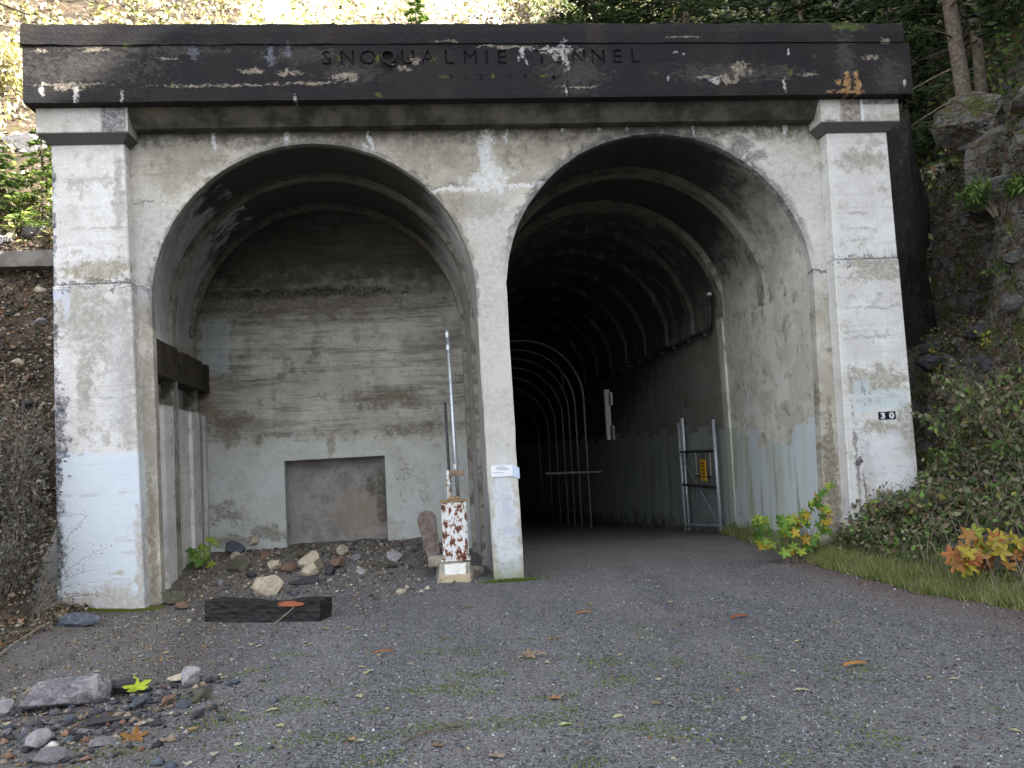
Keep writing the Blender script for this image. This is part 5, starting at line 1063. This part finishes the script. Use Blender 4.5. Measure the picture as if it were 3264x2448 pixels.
for i, ((x, y, z, sx, mm), lb) in enumerate(zip(rpos, rl)): rock(lb, (x+.05, y+.05, h_right(x+.05, y+.05)-.15*sx), (sx, sx*.8, sx*.75), K.get(mm) or M[mm], i*1.3, .3, 110+i, name='boulder', rough=.3)
up = [((.09, .125, .05), 4), ((.15, .18, .085), 4), ((.24, .225, .15), 3), ((.21, .145, .095), 2.2), ((.08, .05, .035), 1), ((.16, .27, .065), 2.2), ((.36, .33, .22), .9), ((.34, .32, .07), .5)]
def uz(x, y): return h_right(x, y)
cover('underbrush', 'tangled bramble and weeds on the foot of the right bank', 24000, (4.7, 8.2), (-5.5, .0), uz, lambda x, y: (x > toe(y)+.35+.2*mn.noise(Vector((x*2, y*2, 0)))+(.75 if -4.6 < y < -2.4 else 0)) and not (y > -.28 and x < 6.35) and x < 7.6-.12*(y+5), (.03, .13), up, .15, .15)
cover('bank_litter', 'dead leaves, moss and twigs on the right rock slope', 30000, (6.4, 10.5), (-3, 5), uz, lambda x, y: mn.noise(Vector((x*1.1, y*1.1, 7))) > -.12, (.03, .09), [((.06, .04, .025), 4), ((.10, .07, .045), 3), ((.045, .055, .015), 3), ((.07, .085, .02), 2), ((.16, .12, .08), 1), ((.30, .25, .06), .25)], .03, .5)
bb = [(6.75, -.75, .6, .85, 'tall drab bramble bush leaning on the right pilaster corner'), (6.95, -1.5, .8, 1.0, 'tall grey-green bush at the right edge above the orange maple'), (5.9, -1.6, .6, .5, 'dark green bramble in front of the right pilaster'), (5.15, -1.0, .45, .42, 'low dark ivy-like bramble at the foot of the pilaster'), (7.2, -.7, .8, 1.1, 'drab bush high on the bank beside the pilaster'), (6.7, -2.6, .6, .8, 'brown-stemmed bramble behind the orange maple'), (5.5, -.75, .35, .42, 'thin bramble climbing the pale foot of the right pilaster')]
for x, y, r, h, lb in bb: shrub('bramble', lb, (x, y, uz(x, y)), h, r, 46, 700, .10, up, sr=.006, jitter=.10, start=.2)
ms_ = MB()
for k in range(170):
    x = rng.uniform(4.9, 7.6); y = rng.uniform(-4.6, -.4); 
    if x < toe(y)+.3 or (y > -.35 and x < 6.4): continue
    z = h_right(x, y); a = rng.uniform(0, 2*PI); L = rng.uniform(.35, .95); lx, ly = math.cos(a)*L*.6, math.sin(a)*L*.5-.15
    ms_.tube([(x, y, z-.03), (x+lx*.3, y+ly*.3, z+L*.45), (x+lx*.7, y+ly*.7, z+L*.6), (x+lx, y+ly, z+L*.45)], .006, 4, .002, caps=False)
tag(ms_.build('bramble_stems', M['dry']), 'bare arching bramble canes through the undergrowth of the right bank', kind='stuff')
fr = [((.07, .13, .025), 4), ((.13, .21, .04), 3), ((.04, .07, .02), 2)]
shrub('fern', 'bright green fern clump on the crag at the right edge', (8.1, -.15, h_right(8.1, -.15)), .8, .75, 36, 1100, .11, fr, 'fern', sr=.005, jitter=.08, droop=.8, width=.35)
shrub('fern', 'smaller green fern hanging below the big one', (7.95, -.3, h_right(7.95, -.3)), .4, .35, 16, 260, .08, fr, 'fern', sr=.004, jitter=.08, droop=.8, width=.35)
shrub('fern', 'dark green fern standing at the edge of the right pilaster', (6.62, -.35, h_right(6.62, -.35)), .65, .22, 12, 260, .09, fr, 'fern', sr=.005, jitter=.05, droop=.5, width=.35)
shrub('seedling', 'yellow-green seedling under the fern crag', (7.75, -.1, h_right(7.75, -.1)), .35, .16, 8, 60, .07, [((.34, .36, .05), 3), ((.20, .26, .05), 1)], 'plant')
shrub('seedling', 'green broad-leaved plant in the bank right of the number tiles', (6.7, -1.9, h_right(6.7, -1.9)), .5, .35, 14, 130, .10, [((.10, .20, .04), 3), ((.15, .27, .06), 2)], 'plant')
shrub('seedling', 'small green leaves at the right edge under the crag', (7.4, -1.6, h_right(7.4, -1.6)), .35, .3, 10, 80, .08, [((.20, .28, .05), 3), ((.12, .2, .04), 2)], 'plant')
for i, (x, y, z) in enumerate([(7.55, 1.1, 3.85), (7.5, .95, 3.7), (7.6, 1.2, 3.55), (7.45, .8, 3.4), (7.62, .9, 4.0)]):
    leaf_obj('yellow dead leaf on the rubble beside the pilaster joint', x, y, (.50, .40, .08), 'lobed', .16, seed=60+i, rz=i, group='yellow leaves on the rubble', z=h_right(x, y)+.05, rx=.8)

# crags: big bedded rocks that make the face beyond the pilaster
for i, (x, y, z, dx, dy, dz, lb) in enumerate([(8.9, .9, 5.9, .95, .8, 1.0, 'tall dark crag with lichen right of the capital'), (9.7, .5, 6.6, .8, .8, .9, 'upper right crag under the moss shelf'), (8.75, .3, 4.7, .75, .6, .55, 'bulging crag face above the black overhang'), (9.6, -.6, 5.0, .8, .7, .7, 'blocky crag at the right edge of the photo'),
        (9.3, 1.9, 7.4, .9, .8, .6, 'mossy rock shelf under the leaning trunk'), (8.35, -.2, 3.2, .45, .4, .4, 'low jutting crag beneath the overhang'), (8.6, -1.6, 3.7, .6, .6, .6, 'mossy crag low at the right edge'), (10.3, .6, 7.8, .8, .8, .5, 'moss-topped ledge at the upper right edge'), (8.2, 3.3, 5.2, 1.1, .7, 2.6, 'near-black rock face added as the deep shade in the cleft')]):
    o = rock(lb, (x, y, z), (dx, dy, dz), M['crag'] if i < 8 else K['shadowed'], i*.9 if i < 8 else 0, .2*math.sin(i) if i < 8 else 0, 210+i, name='crag', rough=.42 if i < 8 else .8, cuts=6 if i < 8 else -2)  # last one is added: its colour paints the deep shade of the cleft
def on_steep(n):
    x = rng.uniform(7.0, 10.4, n); y = rng.uniform(-2.2, 2.6, n); return x, y
x, y = on_steep(20000); z = np.array([h_right(a, b) for a, b in zip(x, y)])+rng.uniform(-.1, .35, len(x)); P = np.stack([x, y-.12, z], 1)
kk = np.array([mn.noise(Vector((a*1.4, b, c*1.4))) > .05 for a, b, c in P]); P = P[kk]
V, F = leaf_quads(P, rng.uniform(.03, .09, len(P)), .5, .0); tag(np_mesh('bank_weeds', V, F, M['leaf'], None, np.repeat(pal(len(P), [((.09, .13, .03), 3), ((.17, .21, .05), 2), ((.19, .125, .075), 3), ((.34, .29, .13), .7)]), 4, 0)), 'small weeds and dead leaves clinging to the crag', kind='stuff')

# grass verge
def grass(name, label, n, region, hmin, hmax, palette, zf_):
    x, y = region(n); P = np.stack([x, y, zf_(x, y)], 1); a = rng.uniform(0, 2*PI, len(P)); h = rng.uniform(hmin, hmax, len(P)); w_ = rng.uniform(.003, .006, len(P)); ln = rng.normal(size=(len(P), 2))*.45*h[:, None]
    V = np.stack([P+np.stack([np.cos(a)*w_, np.sin(a)*w_, 0*a-.01], 1), P-np.stack([np.cos(a)*w_, np.sin(a)*w_, 0*a+.01], 1), P+np.stack([ln[:, 0], ln[:, 1], h], 1)], 1).reshape(-1, 3)
    return tag(np_mesh(name, V, np.arange(len(P)*3).reshape(-1, 3), M['leaf'], None, np.repeat(pal(len(P), palette), 3, 0)), label, kind='stuff')
def verge(n):
    y = rng.uniform(-6.5, 4.2, n); t = np.array([toe(v)+.10*mn.noise(Vector((v*2.3, 0, 3)))+.06*mn.noise(Vector((v*8, 0, 3))) for v in y]); x = t+np.abs(rng.normal(size=n))*.30-.10; k = ~((x > 4.95) & (y > -.1)); k &= (rng.uniform(size=n) < .35+1.1*np.array([max(0, mn.noise(Vector((a*2.5, b*2.5, 1)))+.25) for a, b in zip(x, y)])); return x[k], y[k]
zmax = lambda x, y: np.array([max(gh(a, b), h_right(a, b)) for a, b in zip(x, y)])
grass('grass_verge', 'short autumn grass along the foot of the right bank', 60000, verge, .05, .17, [((.20, .26, .07), 4), ((.36, .36, .15), 3), ((.10, .14, .045), 3), ((.48, .44, .25), 1.5)], zmax)
grass('pier_grass', 'fringe of green grass and moss round the foot of the pier', 2600, lambda n: (rng.normal(size=n)*.20+.05, -.06-np.abs(rng.normal(size=n))*.05), .015, .05, [((.12, .19, .03), 3), ((.2, .25, .06), 1)], zmax)
grass('pilaster_moss', 'strip of bright moss along the foot of the left pilaster', 5200, lambda n: (rng.uniform(-5.75, -4.75, n), -.30-np.abs(rng.normal(size=n))*.07), .008, .03, [((.15, .19, .02), 3), ((.22, .25, .04), 1)], zmax)
rn = [((.26, .09, .05), 3), ((.16, .06, .04), 3), ((.34, .16, .07), 1)]
p = on_ground(9000, 2.6, 6.2, -6.5, -.5, lambda x, y: math.exp(-((x-(toe(y)-.3))/.35)**2)+.03, .004); V, F = leaf_quads(p, rng.uniform(.012, .035, len(p)), .25, .85)
tag(np_mesh('needle_litter', V, F, M['leaf'], None, np.repeat(pal(len(p), rn), 4, 0)), 'rust-red needle litter along the edge of the track', kind='stuff')

# lobed-leaf plants: each big leaf is a part
def maple(label, loc, spots, palette, L0, cat='maple sapling', base=None):
    t = empty('maple_sapling', loc, label, cat); m = MB()
    for i, (x, y, z) in enumerate(spots): m.tube([(x*.25+.03*math.sin(i*7), y*.4, -.05), (x*.5, y*.5, z*.5), (x, y, z)], .0045, 4, .0015, caps=False) if i % 2 == 0 else None
    m.build('stems', M['dry'], t); mesh = {}
    for i, (x, y, z) in enumerate(spots):
        c = palette[i % len(palette)]; V, F = lobed(L0*rng.uniform(.40, .62), 5, .22, i); o = pyd('leaf', V, F, M['leaf'], t, False, np.clip(np.repeat(np.array([c]), len(V), 0)*(1+rng.normal(size=(len(V), 1))*.15), 0, 1))
        o.location = (x, y-.01, z); o.rotation_euler = (rng.uniform(.7, 1.5), rng.uniform(-.4, .4), rng.uniform(-.7, .7))
    return t
GY = [(.10, .21, .03), (.16, .30, .04), (.36, .42, .05), (.12, .24, .04), (.22, .34, .05), (.50, .38, .05), (.09, .18, .03), (.30, .40, .06), (.44, .28, .05)]
sp1 = [(rng.uniform(-.62, .25), rng.uniform(-.2, .15), rng.uniform(.12, .62)) for _ in range(58)]+[(.12+.06*k, -.05, .62+.055*k+rng.uniform(-.05, .05)) for k in range(9)]+[(rng.uniform(.2, .5), -.1, rng.uniform(.3, .85)) for _ in range(16)]
maple('green and yellow leaved sapling against the pale right jamb of the tunnel', (4.22, -.35, .05), sp1, GY, .17)
OR = [(.46, .36, .05), (.42, .17, .05), (.36, .12, .04), (.52, .44, .06), (.40, .20, .06), (.30, .36, .05), (.46, .24, .06)]
sp2 = [(rng.uniform(-.40, .95), rng.uniform(-.3, -.05), rng.uniform(.0, .45)) for _ in range(56)]
maple('orange and yellow leaved maple sapling at the right edge on the grassy bank', (5.02, -3.35, .22), sp2, OR, .21)
sp3 = [(rng.uniform(-.22, .2), rng.uniform(-.2, .2), rng.uniform(.05, .5)) for _ in range(26)]
maple('lime green weed beside the bay column foot', (-4.90, 2.3, .15), sp3, [(.16, .30, .05), (.34, .42, .06), (.10, .22, .05), (.24, .36, .06)], .15, 'weed')
